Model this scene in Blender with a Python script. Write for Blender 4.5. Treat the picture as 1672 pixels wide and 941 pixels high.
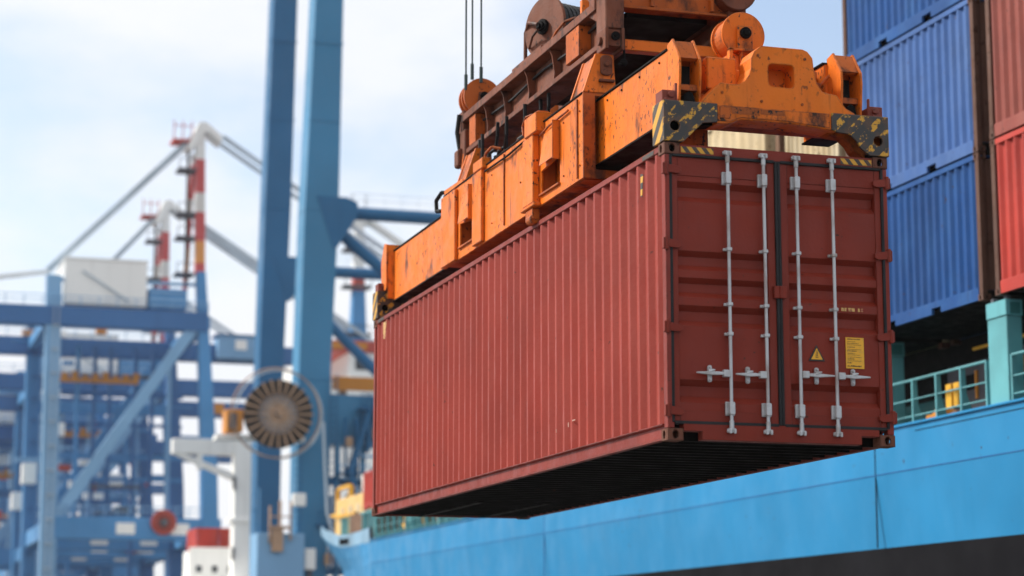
import bpy, bmesh, math, random
from mathutils import Vector, Matrix
R = math.radians
random.seed(7)
S = bpy.context.scene
for o in list(bpy.data.objects): bpy.data.objects.remove(o)

# ------------------------------------------------------------------ camera
cam = bpy.data.cameras.new('camera')
cam.sensor_width = 36; cam.lens = 75.75
cam.clip_start = 0.5; cam.clip_end = 6000
cam.dof.use_dof = True; cam.dof.focus_distance = 24.0; cam.dof.aperture_fstop = 1.0
cam.dof.aperture_blades = 0
co = bpy.data.objects.new('camera', cam); S.collection.objects.link(co)
co.location = (-7.657, -19.493, 1.70)
co.rotation_euler = (R(90 + 9.704), 0, -R(17.288))
S.camera = co

# ------------------------------------------------------------------ sky and sun
SUN_AZ, SUN_EL = R(-55), R(40)          # azimuth from +Y towards +X
w = bpy.data.worlds.new('World'); S.world = w; w.use_nodes = True
nt = w.node_tree; nt.nodes.clear()
def wn(t): return nt.nodes.new(t)
wo = wn('ShaderNodeOutputWorld'); mixs = wn('ShaderNodeMixShader')
b1 = wn('ShaderNodeBackground'); b2 = wn('ShaderNodeBackground')
sky = wn('ShaderNodeTexSky'); sky.sky_type = 'NISHITA'; sky.sun_disc = False
sky.sun_elevation = SUN_EL; sky.sun_rotation = SUN_AZ; sky.air_density = 1.0; sky.dust_density = 1.5
b1.inputs[1].default_value = 0.15
nt.links.new(sky.outputs[0], b1.inputs[0])
tc = wn('ShaderNodeTexCoord'); mp = wn('ShaderNodeMapping')
mp.inputs['Scale'].default_value = (1.0, 1.0, 2.2); mp.inputs['Location'].default_value = (0.35, 0.1, 0.4)
n1 = wn('ShaderNodeTexNoise'); n1.inputs['Scale'].default_value = 3.4; n1.inputs['Detail'].default_value = 7; n1.inputs['Roughness'].default_value = 0.52
nt.links.new(tc.outputs['Generated'], mp.inputs[0]); nt.links.new(mp.outputs[0], n1.inputs[0])
# broad clear patch of blue towards the right of the ship
dp = wn('ShaderNodeVectorMath'); dp.operation = 'DOT_PRODUCT'
dvec = Vector((math.sin(R(27.5)) * math.cos(R(17.5)), math.cos(R(27.5)) * math.cos(R(17.5)), math.sin(R(17.5))))
dp.inputs[1].default_value = dvec
nt.links.new(tc.outputs['Generated'], dp.inputs[0])
mr = wn('ShaderNodeMapRange'); mr.inputs[1].default_value = math.cos(R(11)); mr.inputs[2].default_value = math.cos(R(2))
mr.inputs[3].default_value = 0.0; mr.inputs[4].default_value = 0.26
nt.links.new(dp.outputs['Value'], mr.inputs[0])
sb = wn('ShaderNodeMath'); sb.operation = 'SUBTRACT'
nt.links.new(n1.outputs[0], sb.inputs[0]); nt.links.new(mr.outputs[0], sb.inputs[1])
cr = wn('ShaderNodeMapRange'); cr.interpolation_type = 'SMOOTHSTEP'
cr.inputs[1].default_value = 0.27; cr.inputs[2].default_value = 0.49; cr.inputs[3].default_value = 0.15; cr.inputs[4].default_value = 1.0
nt.links.new(sb.outputs[0], cr.inputs[0])
n2 = wn('ShaderNodeTexNoise'); n2.inputs['Scale'].default_value = 9; n2.inputs['Detail'].default_value = 6
nt.links.new(mp.outputs[0], n2.inputs[0])
cc = wn('ShaderNodeMix'); cc.data_type = 'RGBA'
cc.inputs[6].default_value = (0.78, 0.84, 0.95, 1); cc.inputs[7].default_value = (1.0, 0.985, 0.98, 1)
nt.links.new(n2.outputs[0], cc.inputs[0]); nt.links.new(cc.outputs[2], b2.inputs[0])
b2.inputs[1].default_value = 0.82
nt.links.new(cr.outputs[0], mixs.inputs[0]); nt.links.new(b1.outputs[0], mixs.inputs[1]); nt.links.new(b2.outputs[0], mixs.inputs[2])
nt.links.new(mixs.outputs[0], wo.inputs[0])

sl = bpy.data.lights.new('sun', 'SUN'); sl.energy = 4.0; sl.angle = R(9); sl.color = (1.0, 0.95, 0.87)
so = bpy.data.objects.new('sun', sl); S.collection.objects.link(so)
sd = Vector((math.sin(SUN_AZ) * math.cos(SUN_EL), math.cos(SUN_AZ) * math.cos(SUN_EL), math.sin(SUN_EL)))
so.rotation_euler = sd.to_track_quat('Z', 'Y').to_euler()
S.view_settings.view_transform = 'Standard'; S.view_settings.look = 'None'
S.view_settings.exposure = 0.4; S.view_settings.gamma = 1.0; S.view_settings.use_curve_mapping = False

# ------------------------------------------------------------------ materials
MATS = {}
def hexc(h):
    h = h.lstrip('#'); v = [int(h[i:i+2], 16) / 255 for i in (0, 2, 4)]
    return tuple(x / 12.92 if x <= .04045 else ((x + .055) / 1.055) ** 2.4 for x in v)
class NT:
    def __init__(s, name):
        s.m = bpy.data.materials.new(name); s.m.use_nodes = True; s.t = s.m.node_tree
        s.b = s.t.nodes['Principled BSDF']
        s.tc = s.n('ShaderNodeTexCoord'); oi = s.n('ShaderNodeObjectInfo')
        ad = s.n('ShaderNodeVectorMath'); ad.operation = 'MULTIPLY_ADD'
        ad.inputs[1].default_value = (1, 1, 1)
        sc = s.n('ShaderNodeMath'); sc.operation = 'MULTIPLY'; sc.inputs[1].default_value = 37.0
        s.l(oi.outputs['Random'], sc.inputs[0])
        s.l(s.tc.outputs['Object'], ad.inputs[0]); s.l(sc.outputs[0], ad.inputs[2])
        s.raw = s.tc.outputs['Object']; s.vec = ad.outputs[0]
        MATS[name] = s.m
    def n(s, t): return s.t.nodes.new(t)
    def l(s, a, b): s.t.links.new(a, b)
    def noise(s, scale, detail=5, stretch=(1, 1, 1), rough=0.55, raw=False):
        mp = s.n('ShaderNodeMapping'); mp.inputs['Scale'].default_value = stretch
        s.l(s.raw if raw else s.vec, mp.inputs[0])
        n = s.n('ShaderNodeTexNoise'); n.inputs['Scale'].default_value = scale; n.inputs['Detail'].default_value = detail
        n.inputs['Roughness'].default_value = rough
        s.l(mp.outputs[0], n.inputs[0]); return n.outputs[0]
    def rng(s, v, a, b, c=0., d=1., smooth=True):
        m = s.n('ShaderNodeMapRange'); m.inputs[1].default_value = a; m.inputs[2].default_value = b
        m.inputs[3].default_value = c; m.inputs[4].default_value = d
        if smooth: m.interpolation_type = 'SMOOTHSTEP'
        s.l(v, m.inputs[0]); return m.outputs[0]
    def math(s, op, a, b=None):
        m = s.n('ShaderNodeMath'); m.operation = op
        for i, v in enumerate((a, b)):
            if v is None: continue
            if isinstance(v, (int, float)): m.inputs[i].default_value = v
            else: s.l(v, m.inputs[i])
        return m.outputs[0]
    def mix(s, f, a, b, mode='MIX'):
        m = s.n('ShaderNodeMix'); m.data_type = 'RGBA'; m.blend_type = mode
        for i, v in ((0, f), (6, a), (7, b)):
            if isinstance(v, (int, float)): m.inputs[i].default_value = v
            elif isinstance(v, (tuple, list)): m.inputs[i].default_value = tuple(v[:3]) + (1,)
            else: s.l(v, m.inputs[i])
        return m.outputs[2]
    def xyz(s, raw=True):
        m = s.n('ShaderNodeSeparateXYZ'); s.l(s.raw if raw else s.vec, m.inputs[0]); return m.outputs
    def bump(s, h, strength=.2, dist=.01):
        b = s.n('ShaderNodeBump'); b.inputs['Strength'].default_value = strength; b.inputs['Distance'].default_value = dist
        s.l(h, b.inputs['Height']); s.l(b.outputs[0], s.b.inputs['Normal'])
    def edge(s, radius=.02, samples=3):
        bv = s.n('ShaderNodeBevel'); bv.samples = samples; bv.inputs['Radius'].default_value = radius
        g = s.n('ShaderNodeNewGeometry'); d = s.n('ShaderNodeVectorMath'); d.operation = 'DOT_PRODUCT'
        s.l(bv.outputs[0], d.inputs[0]); s.l(g.outputs['Normal'], d.inputs[1])
        return s.rng(d.outputs['Value'], .995, .90)
    def out(s, col, rough=.5, metal=0., spec=.5):
        for i, v in (('Base Color', col), ('Roughness', rough), ('Metallic', metal), ('Specular IOR Level', spec)):
            if isinstance(v, (int, float)): s.b.inputs[i].default_value = v
            elif isinstance(v, (tuple, list)): s.b.inputs[i].default_value = tuple(v[:3]) + (1,)
            else: s.l(v, s.b.inputs[i])
        return s.m

RUST = (0.075, 0.028, 0.013); GRIME = (0.014, 0.011, 0.010)
def paint(name, col, rust=.0, streak=.25, fade=None, rough=.5, scale=1., wear=0., grime=0., rustcol=RUST, edgecol=None, var=.18, spec=.25, bumpy=.15, chips=0., dent=0.):
    s = NT(name)
    big = s.noise(.9 * scale, 4); c = s.mix(s.rng(big, .3, .7), tuple(x * (1 - var) for x in col), tuple(min(1, x * (1 + var)) for x in col))
    if fade:
        f = s.noise(2.2 * scale, 6, (1, 1, .5)); c = s.mix(s.rng(f, .45, .75, 0, .55), c, fade)
    st = s.noise(5 * scale, 4, (1, 1, .06)); c = s.mix(s.rng(st, .52, .78, 0, streak), c, tuple(x * .45 for x in col))
    fine = s.noise(28 * scale, 6)
    if grime:
        gm = s.noise(2.8 * scale, 8, (1, 1, .55), .62); c = s.mix(s.rng(gm, .66 - .22 * grime, .80 - .2 * grime, 0, .85), c, GRIME)
    if chips:
        sp = s.math('MULTIPLY', s.rng(s.noise(19 * scale, 4, (1, 1, .8)), .70 - .10 * chips, .73 - .10 * chips), s.rng(s.noise(2.1 * scale, 4), .42, .62))
        c = s.mix(sp, c, s.mix(fine, GRIME, rustcol))
        dr = s.math('MULTIPLY', s.rng(s.noise(11 * scale, 5, (1, 1, .09)), .60, .72, 0, .8), s.rng(s.noise(1.7 * scale, 5), .42, .64))
        c = s.mix(s.math('MULTIPLY', dr, chips), c, GRIME)
    if rust:
        rm = s.noise(6 * scale, 9, (1, 1, .8), .68)
        c = s.mix(s.rng(rm, .70 - .2 * rust, .74 - .2 * rust), c, s.mix(fine, rustcol, tuple(x * .45 for x in rustcol)))
    if wear:
        e = s.math('MULTIPLY', s.edge(.022), s.rng(s.noise(7 * scale, 6), .36, .58))
        c = s.mix(s.math('MULTIPLY', e, wear), c, edgecol or s.mix(fine, GRIME, rustcol))
    h = s.math('MULTIPLY', fine, bumpy * .02)
    if dent: h = s.math('ADD', h, s.math('MULTIPLY', s.noise(1.3 * scale, 2, (1, 1, .8)), dent))
    s.bump(h, 1.0, 1.0)
    return s.out(c, s.rng(s.noise(4 * scale, 5), .3, .7, rough - .1, rough + .15), 0, spec)

def hazard(name, worn=.5, period=.17, ax=(1, 0, 1)):
    s = NT(name); x, y, z = s.xyz()
    v = s.math('ADD', s.math('ADD', s.math('MULTIPLY', x, ax[0]), s.math('MULTIPLY', z, ax[2])), s.math('MULTIPLY', y, ax[1]))
    v = s.math('FRACT', s.math('ADD', s.math('DIVIDE', v, period), 50.0))
    stripe = s.math('GREATER_THAN', v, .5)
    ch = s.noise(16, 9, rough=.7)
    stripe = s.math('MULTIPLY', stripe, s.rng(ch, .32 + .26 * worn, .36 + .26 * worn))
    base = s.mix(s.rng(s.noise(7, 8), .45, .7), (.035, .032, .03), (.085, .045, .026))
    c = s.mix(stripe, base, (.60, .30, .022))
    e = s.math('MULTIPLY', s.edge(.02), s.rng(s.noise(9, 6), .4, .6)); c = s.mix(e, c, (.16, .07, .03))
    s.bump(ch, .2, .004); return s.out(c, .6)

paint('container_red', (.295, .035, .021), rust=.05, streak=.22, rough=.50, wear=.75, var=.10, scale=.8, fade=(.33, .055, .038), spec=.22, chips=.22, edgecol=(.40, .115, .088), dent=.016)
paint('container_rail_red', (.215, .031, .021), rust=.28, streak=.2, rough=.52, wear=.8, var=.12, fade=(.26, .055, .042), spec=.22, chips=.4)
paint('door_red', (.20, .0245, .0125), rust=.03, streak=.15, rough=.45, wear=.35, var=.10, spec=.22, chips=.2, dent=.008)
paint('casting_rust', (.150, .058, .036), rust=.62, streak=.3, rough=.75, wear=.9, rustcol=(.085, .035, .02))
paint('spreader_orange', (.72, .158, .009), rust=.24, streak=.30, rough=.45, wear=.95, var=.08, grime=.40, fade=(.74, .19, .022), spec=.22, chips=1.0)
paint('spreader_rusty', (.44, .095, .012), rust=.38, streak=.5, rough=.55, wear=1., grime=.62, spec=.22, chips=1.0)
paint('headblock_rust', (.165, .05, .024), rust=.35, streak=.5, rough=.6, wear=1., grime=.62, fade=(.22, .095, .06), rustcol=(.10, .04, .022), spec=.22, chips=1.0)
paint('dirt_shade_black', (.007, .0065, .0065), rust=.25, rough=.6, spec=.06)  # near-black for dirty parts, and for shade put into the colour
paint('scraped_black', (.018, .014, .012), rust=1.35, rough=.6, rustcol=(.42, .10, .015), scale=1.6)
paint('scraped_orange', (.60, .13, .009), rust=.75, rough=.55, chips=1.2, grime=.75, rustcol=(.06, .026, .014), wear=1., scale=1.5)
paint('red_block', (.20, .045, .03), rust=.45, rough=.6)
paint('black_steel', (.012, .012, .012), rough=.8)
paint('rubber', (.016, .016, .017), rough=.55, streak=0, var=.3)
paint('hull_blue', (.020, .21, .43), streak=.10, rough=.42, var=.08, scale=.3, fade=(.045, .255, .50), spec=.12, bumpy=.02, chips=.08, dent=.10)
paint('hull_black', (.008, .008, .010), rough=.8, scale=.2, streak=.1, fade=(.014, .014, .018), spec=.06)
paint('bulwark_grey_blue', (.20, .34, .46), rust=.1, rough=.55, scale=.3)
paint('deck_teal', (.105, .330, .360), rust=.10, rough=.5, streak=.3, wear=.7, scale=.8)
paint('deck_teal_dark', (.030, .145, .150), rust=.15, rough=.55, scale=.6)
paint('container_blue', (.004, .058, .215), rust=.10, streak=.25, rough=.5, wear=.6, fade=(.025, .11, .30), scale=.5, spec=.22, chips=.3, dent=.05, edgecol=(.035, .13, .34))
paint('container_pale_blue', (.040, .105, .29), rust=.08, streak=.3, rough=.5, wear=.6, fade=(.09, .165, .35), scale=.5, spec=.22, chips=.3, dent=.05, edgecol=(.17, .27, .50))
paint('container_salmon', (.25, .058, .042), rust=.12, streak=.3, rough=.55, wear=.6, fade=(.30, .10, .08), scale=.5, spec=.22, chips=.4, dent=.05, edgecol=(.42, .17, .14))
paint('container_bright_red', (.40, .036, .024), rust=.08, streak=.25, rough=.5, wear=.6, fade=(.43, .065, .045), scale=.5, spec=.22, dent=.05, edgecol=(.55, .16, .12))
paint('container_cream', (.50, .39, .23), rust=.22, streak=.5, rough=.6, scale=.5, fade=(.58, .52, .39), rustcol=(.30, .17, .07), chips=.8, dent=.05)
paint('lashing_brown', (.16, .09, .055), rust=.5, rough=.7, rustcol=(.10, .05, .03))
paint('post_rusty', (.105, .050, .034), rust=.55, rough=.7, wear=.8)
paint('grey_steel', (.10, .10, .115), rust=.12, rough=.6)
paint('locker_yellow', (.68, .36, .03), rust=.15, rough=.5)
paint('ship_yellow', (.66, .42, .14), rust=.2, rough=.55, fade=(.74, .58, .33), scale=.4)
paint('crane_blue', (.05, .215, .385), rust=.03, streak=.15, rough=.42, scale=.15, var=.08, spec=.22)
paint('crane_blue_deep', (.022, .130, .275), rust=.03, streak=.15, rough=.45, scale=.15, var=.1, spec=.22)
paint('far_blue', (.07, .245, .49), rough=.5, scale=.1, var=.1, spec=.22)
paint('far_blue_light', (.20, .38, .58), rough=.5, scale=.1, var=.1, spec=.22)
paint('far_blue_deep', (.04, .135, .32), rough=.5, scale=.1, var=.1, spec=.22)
paint('white_paint', (.86, .85, .81), rust=.04, rough=.5, scale=.15, var=.04)
paint('far_red', (.50, .075, .055), rough=.5, scale=.2)
paint('far_orange', (.60, .24, .04), rough=.5, scale=.2)
paint('pale_stay', (.46, .54, .60), rough=.5, scale=.2)
paint('reel_brown', (.42, .27, .175), rust=.3, rough=.6, scale=.4)
paint('reel_hub', (.040, .028, .022), rust=.2, rough=.6, scale=.4)
paint('window_dark', (.02, .03, .04), rough=.15, spec=.6)
paint('concrete', (.13, .125, .12), rough=.85, scale=.15, streak=0)
hazard('hazard_worn', .75, .20, (1, 0, -1)); hazard('hazard_side', .05, .26, (0, -1, -1)); hazard('hazard_tape', -.15, .105, (1, 0, .8))
s = NT('galvanised'); n = s.noise(30, 5)
s.out(s.mix(s.rng(s.noise(5, 6), .4, .75), s.mix(n, (.42, .43, .44), (.60, .61, .62)), (.30, .26, .23)), .42, .25)
s = NT('rod_grey'); s.out(s.mix(s.rng(s.noise(6, 6, (1, 1, .4)), .42, .7), (.50, .51, .52), (.30, .23, .21)), .42, .2)
s = NT('wire_rope'); s.out((.025, .045, .045), .5, .4)
s = NT('sticker_yellow'); s.out(s.mix(s.rng(s.noise(20, 6), .5, .8), (.80, .40, .015), (.62, .33, .04)), .45)
s = NT('sticker_ink'); s.out((.06, .035, .01), .5)
s = NT('sticker_black'); s.out((.02, .018, .016), .5)
s = NT('worn_stencil'); s.out(s.mix(s.rng(s.noise(40, 6), .45, .6), (.62, .38, .12), (.30, .08, .05)), .6)
s = NT('pale_scuff'); s.out((.42, .22, .17), .7)
s = NT('water'); s.bump(s.noise(.6, 6, raw=True), .5, .3); s.out((.02, .05, .06), .08)
s = NT('striped_mast'); x, y, z = s.xyz()
cr_ = s.n('ShaderNodeValToRGB'); cr_.color_ramp.interpolation = 'CONSTANT'; e = cr_.color_ramp.elements
cols = [(0, (.085, .225, .44)), (41.8, (.50, .06, .06)), (44.5, (.66, .27, .06)), (46.8, (.50, .06, .06)), (50.2, (.62, .60, .56)), (52.5, (.50, .06, .06)), (56.2, (.76, .75, .72))]
e[0].position = 0; e[0].color = cols[0][1] + (1,)
e[1].position = cols[1][0] / 70; e[1].color = cols[1][1] + (1,)
for p, c in cols[2:]:
    q = e.new(p / 70); q.color = c + (1,)
s.l(s.math('DIVIDE', z, 70.0), cr_.inputs[0]); s.out(cr_.outputs[0], .5)

# ------------------------------------------------------------------ builders
ORG = {}
def tag(o, label=None, cat=None, group=None, kind=None):
    if label: o['label'] = label
    if cat: o['category'] = cat
    if group: o['group'] = group
    if kind: o['kind'] = kind
    return o
def thing(name, loc, label, cat, group=None):
    o = bpy.data.objects.new(name, None); o.empty_display_size = .3
    S.collection.objects.link(o); o.location = loc; ORG[o.name] = Vector(loc)
    return tag(o, label, cat, group)
class MB:
    def __init__(s): s.bm = bmesh.new()
    def box(s, x0, x1, y0, y1, z0, z1, rot=None):
        m = Matrix.Translation(((x0 + x1) / 2, (y0 + y1) / 2, (z0 + z1) / 2))
        if rot: m = m @ rot
        m = m @ Matrix.Diagonal((abs(x1 - x0), abs(y1 - y0), abs(z1 - z0), 1))
        bmesh.ops.create_cube(s.bm, size=1, matrix=m); return s
    def bar(s, p0, p1, w, h=None, up=(0, 0, 1)):
        p0 = Vector(p0); p1 = Vector(p1); h = h or w; d = (p1 - p0); L = d.length; d = d / L
        u = Vector(up)
        if abs(d.dot(u)) > .99: u = Vector((0, 1, 0))
        r = d.cross(u).normalized(); u = r.cross(d)
        m = Matrix((r, d, u)).transposed().to_4x4(); m.translation = (p0 + p1) / 2
        bmesh.ops.create_cube(s.bm, size=1, matrix=m @ Matrix.Diagonal((w, L, h, 1))); return s
    def taper(s, p0, p1, w0, w1):   # square post tapering from p0 to p1, (wx, wy) at each end
        v = []
        for p, (a, b) in ((p0, w0), (p1, w1)):
            for i, j in ((-1, -1), (1, -1), (1, 1), (-1, 1)):
                v.append(s.bm.verts.new((p[0] + i * a / 2, p[1] + j * b / 2, p[2])))
        for f in ((3, 2, 1, 0), (4, 5, 6, 7), (0, 1, 5, 4), (1, 2, 6, 5), (2, 3, 7, 6), (3, 0, 4, 7)):
            s.bm.faces.new([v[k] for k in f])
        return s
    def cyl(s, p0, p1, r, seg=16, r2=None):
        p0 = Vector(p0); p1 = Vector(p1); d = p1 - p0
        m = d.to_track_quat('Z', 'Y').to_matrix().to_4x4(); m.translation = (p0 + p1) / 2
        bmesh.ops.create_cone(s.bm, cap_ends=True, cap_tris=False, segments=seg, radius1=r, radius2=r if r2 is None else r2, depth=d.length, matrix=m); return s
    def path(s, pts, r, seg=8):
        for a, b in zip(pts, pts[1:]): s.cyl(a, b, r, seg)
        return s
    def sphere(s, c, r, seg=10):
        bmesh.ops.create_uvsphere(s.bm, u_segments=seg, v_segments=seg // 2 + 1, radius=r, matrix=Matrix.Translation(c)); return s
    def prism(s, pts, axis, a, b, holes=()):
        # pts in the plane normal to axis: 'y' -> (x, z); 'x' -> (y, z); 'z' -> (x, y)
        def P(p, d):
            return {'y': (p[0], d, p[1]), 'x': (d, p[0], p[1]), 'z': (p[0], p[1], d)}[axis]
        bm = bmesh.new(); edges = []
        for loop in [pts] + list(holes):
            vs = [bm.verts.new(P(p, a)) for p in loop]
            for i in range(len(vs)): edges.append(bm.edges.new((vs[i], vs[(i + 1) % len(vs)])))
        if holes: bmesh.ops.triangle_fill(bm, use_beauty=True, use_dissolve=False, edges=edges)
        else: bm.faces.new([v for v in bm.verts])
        fs = list(bm.faces)
        r = bmesh.ops.extrude_face_region(bm, geom=fs, use_keep_orig=True)
        off = Vector(P((0, 0), b)) - Vector(P((0, 0), a))
        nv = [g for g in r['geom'] if isinstance(g, bmesh.types.BMVert)]
        bmesh.ops.translate(bm, verts=nv, vec=off)
        bmesh.ops.recalc_face_normals(bm, faces=bm.faces)
        me = bpy.data.meshes.new('t'); bm.to_mesh(me); bm.free(); s.bm.from_mesh(me); bpy.data.meshes.remove(me); return s
    def strip(s, prof, fn0, fn1):   # ruled sheet between two mapped copies of a profile
        a = [s.bm.verts.new(fn0(p)) for p in prof]; b = [s.bm.verts.new(fn1(p)) for p in prof]
        for i in range(len(prof) - 1): s.bm.faces.new((a[i], a[i + 1], b[i + 1], b[i]))
        return s
    def grid(s, rows):
        V = [[s.bm.verts.new(p) for p in r] for r in rows]
        for i in range(len(V) - 1):
            for j in range(len(V[0]) - 1): s.bm.faces.new((V[i][j], V[i][j+1], V[i+1][j+1], V[i+1][j]))
        return s
    def build(s, name, mat, parent=None, bevel=0., smooth=False, loc=None, recalc=False):
        me = bpy.data.meshes.new(name)
        base = Vector(loc) if loc is not None else Vector((0, 0, 0))
        if parent is not None: base = ORG.get(parent.name, Vector((0, 0, 0)))
        bmesh.ops.translate(s.bm, verts=s.bm.verts, vec=-base)
        if recalc: bmesh.ops.recalc_face_normals(s.bm, faces=s.bm.faces)
        if bevel:
            es = [e for e in s.bm.edges if len(e.link_faces) == 2 and e.calc_face_angle(0) > .6]
            bmesh.ops.bevel(s.bm, geom=es, offset=bevel, segments=1, affect='EDGES', profile=.5, clamp_overlap=True)
        s.bm.to_mesh(me); s.bm.free()
        if smooth:
            for p in me.polygons: p.use_smooth = True
            me.set_sharp_from_angle(angle=R(38))
        me.materials.append(MATS[mat])
        o = bpy.data.objects.new(name, me); S.collection.objects.link(o)
        if parent is not None: o.parent = parent; ORG[o.name] = base
        else: o.location = base; ORG[o.name] = base
        return o
    def each(s, name, mat, parent=None, bevel=0., smooth=False):
        # every loose piece becomes a part of its own
        todo = set(s.bm.verts); out = []
        while todo:
            st = [todo.pop()]; grp = set(st)
            while st:
                for e in st.pop().link_edges:
                    for v in e.verts:
                        if v not in grp: grp.add(v); todo.discard(v); st.append(v)
            idx = {v: i for i, v in enumerate(sorted(grp, key=lambda v: v.index))}
            b = MB(); vs = {v: b.bm.verts.new(v.co) for v in idx}
            for f in {f for v in grp for f in v.link_faces}: b.bm.faces.new([vs[v] for v in f.verts])
            out.append(b.build(name, mat, parent, bevel, smooth))
        s.bm.free(); return out
def circ(cx, cy, r, n=18, rx=None):
    return [(cx + (rx or r) * math.cos(2 * math.pi * i / n), cy + r * math.sin(2 * math.pi * i / n)) for i in range(n)]
def rrect(x0, x1, y0, y1, r, n=4):
    pts = []
    for cx, cy, a in ((x1 - r, y1 - r, 0), (x0 + r, y1 - r, 90), (x0 + r, y0 + r, 180), (x1 - r, y0 + r, 270)):
        for i in range(n + 1): pts.append((cx + r * math.cos(R(a + 90 * i / n)), cy + r * math.sin(R(a + 90 * i / n))))
    return pts
def copy_tree(o, parent=None):
    c = o.copy(); S.collection.objects.link(c); c.parent = parent
    for ch in list(o.children): copy_tree(ch, c)
    return c

# ------------------------------------------------------------------ ground and water
LAND = [('quay', -260, 10.9, -160, 118, -3.5, 0), ('pier', 12.0, 62, 118.5, 172, -3.5, 0), ('terminal_ground', -400, 62, 208, 900, -3.5, 0)]
for nm, x0, x1, y0, y1, z0, z1 in LAND:
    tag(MB().box(x0, x1, y0, y1, z0, z1).build(nm, 'concrete'), kind='structure')
m = MB(); m.grid([[(-3500, -3000, -2.5), (3500, -3000, -2.5)], [(-3500, 5000, -2.5), (3500, 5000, -2.5)]])
tag(m.build('water', 'water'), kind='structure')

# ------------------------------------------------------------------ the hoisted container
W, L, H, ZB = 2.438, 12.192, 2.955, 3.785
ZT = ZB + H
def corr(y0, y1, n, x_out, x_in, fl=.20, sl=.26, inn=.28):
    p = (y1 - y0) / n; pts = []
    for i in range(n):
        y = y0 + i * p
        pts += [(y, x_in), (y + inn * p, x_in), (y + (inn + sl) * p, x_out), (y + (inn + sl + fl) * p, x_out)]
    pts.append((y1, x_in)); return pts
C0 = thing('shipping_container', (0, 0, ZB), 'long oxide red shipping container hanging from the orange spreader, its grey door bars towards us', 'container')
def casting_mb(x0, x1, y0, y1, z0, z1, yface, xface):
    """corner casting: a box of thick plates with an oval hole in the outer end and side faces"""
    m = MB(); t = .028
    ycut = (y0, y0 + t) if yface < 0 else (y1 - t, y1)
    xcut = (x0, x0 + t) if xface < 0 else (x1 - t, x1)
    cx, cz = (x0 + x1) / 2, (z0 + z1) / 2
    m.prism([(x0, z0), (x1, z0), (x1, z1), (x0, z1)], 'y', ycut[0], ycut[1], [circ(cx, cz, .042, 16, .032)])
    yy0, yy1 = (y0 + t, y1) if yface < 0 else (y0, y1 - t)
    cy = (yy0 + yy1) / 2
    m.prism([(yy0, z0), (yy1, z0), (yy1, z1), (yy0, z1)], 'x', xcut[0], xcut[1], [circ(cy, cz, .042, 16, .03)])
    xx0, xx1 = (x0 + t, x1) if xface < 0 else (x0, x1 - t)
    m.box(xx0, xx1, yy0, yy1, z0, z0 + .02).box(xx0, xx1, yy0, yy1, z1 - .02, z1)
    e = .02
    if xface < 0: m.box(x1 - e, x1, yy0, yy1, z0 + .02, z1 - .02)
    else: m.box(x0, x0 + e, yy0, yy1, z0 + .02, z1 - .02)
    if yface < 0: m.box(xx0 + (0 if xface < 0 else e), xx1 - (e if xface < 0 else 0), y1 - e, y1, z0 + .02, z1 - .02)
    else: m.box(xx0 + (0 if xface < 0 else e), xx1 - (e if xface < 0 else 0), y0, y0 + e, z0 + .02, z1 - .02)
    return m
for X, sx in ((-.006, -1), (W + .006, 1)):
    for Y, sy in ((-.008, -1), (L + .008, 1)):
        for z0 in (ZB - .012, ZT - .118 + .012):
            xa, xb = (X, X + .165) if sx < 0 else (X - .165, X)
            ya, yb = (Y, Y + .175) if sy < 0 else (Y - .175, Y)
            casting_mb(xa, xb, ya, yb, z0, z0 + .118, sy, sx).build('corner_casting', 'casting_rust', C0, bevel=.004)
        xa, xb = (0, .07) if sx < 0 else (W - .07, W)
        ya, yb = (0, .10) if sy < 0 else (L - .10, L)
        m = MB().box(xa, xb, ya, yb, ZB + .108, ZT - .108)
        m.build('corner_post', 'container_rail_red', C0, bevel=.006)
# side walls
for sx in (-1, 1):
    x = (lambda d: d) if sx < 0 else (lambda d: W - d)
    prof = corr(.10, L - .10, 45, .010, .058, .17, .27, .29)
    m = MB().strip(prof, lambda p: (x(p[1]), p[0], ZB + .165), lambda p: (x(p[1]), p[0], ZT - .052))
    m.build('side_wall', 'container_red', C0, recalc=True)
    t = MB().box(min(x(0), x(.065)), max(x(0), x(.065)), .17, L - .17, ZT - .066, ZT - .002)
    t.build('top_rail', 'container_rail_red', C0, bevel=.006)
    pr = [(0.0, .0), (.0, .012), (.040, .024), (.040, .135), (.004, .150), (.004, .162), (.07, .162), (.07, 0)]
    if sx > 0: pr = [(W - a, b) for a, b in pr]
    t = MB().prism([(a, b + ZB + .004) for a, b in pr], 'y', .17, L - .17); t.build('bottom_rail', 'container_rail_red', C0)
# small sheet of scuffs low on the long side, and stickers by its upper corners
for (y, z, a, b) in ((3.02, .42, .025, .05), (2.80, .47, .10, .014), (3.45, .40, .014, .04)):
    MB().box(.006, .011, y, y + a, ZB + z, ZB + z + b).build('paint_scuff', 'pale_scuff', C0)
MB().prism([(.62, ZT - .19), (.70, ZT - .17), (.70, ZT - .40), (.66, ZT - .42)], 'x', .004, .010).build('sticker', 'hazard_tape', C0)
MB().prism([(L - .55, ZT - .10), (L - .75, ZT - .10), (L - .68, ZT - .36), (L - .58, ZT - .34)], 'x', .004, .010).build('sticker', 'worn_stencil', C0)
MB().box(-.0035, 0.002, .30, .62, ZT - .055, ZT - .012).build('hazard_tape', 'hazard_tape', C0)
MB().box(-.0035, 0.002, L - .62, L - .25, ZT - .055, ZT - .012).build('hazard_tape', 'hazard_tape', C0)
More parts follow.
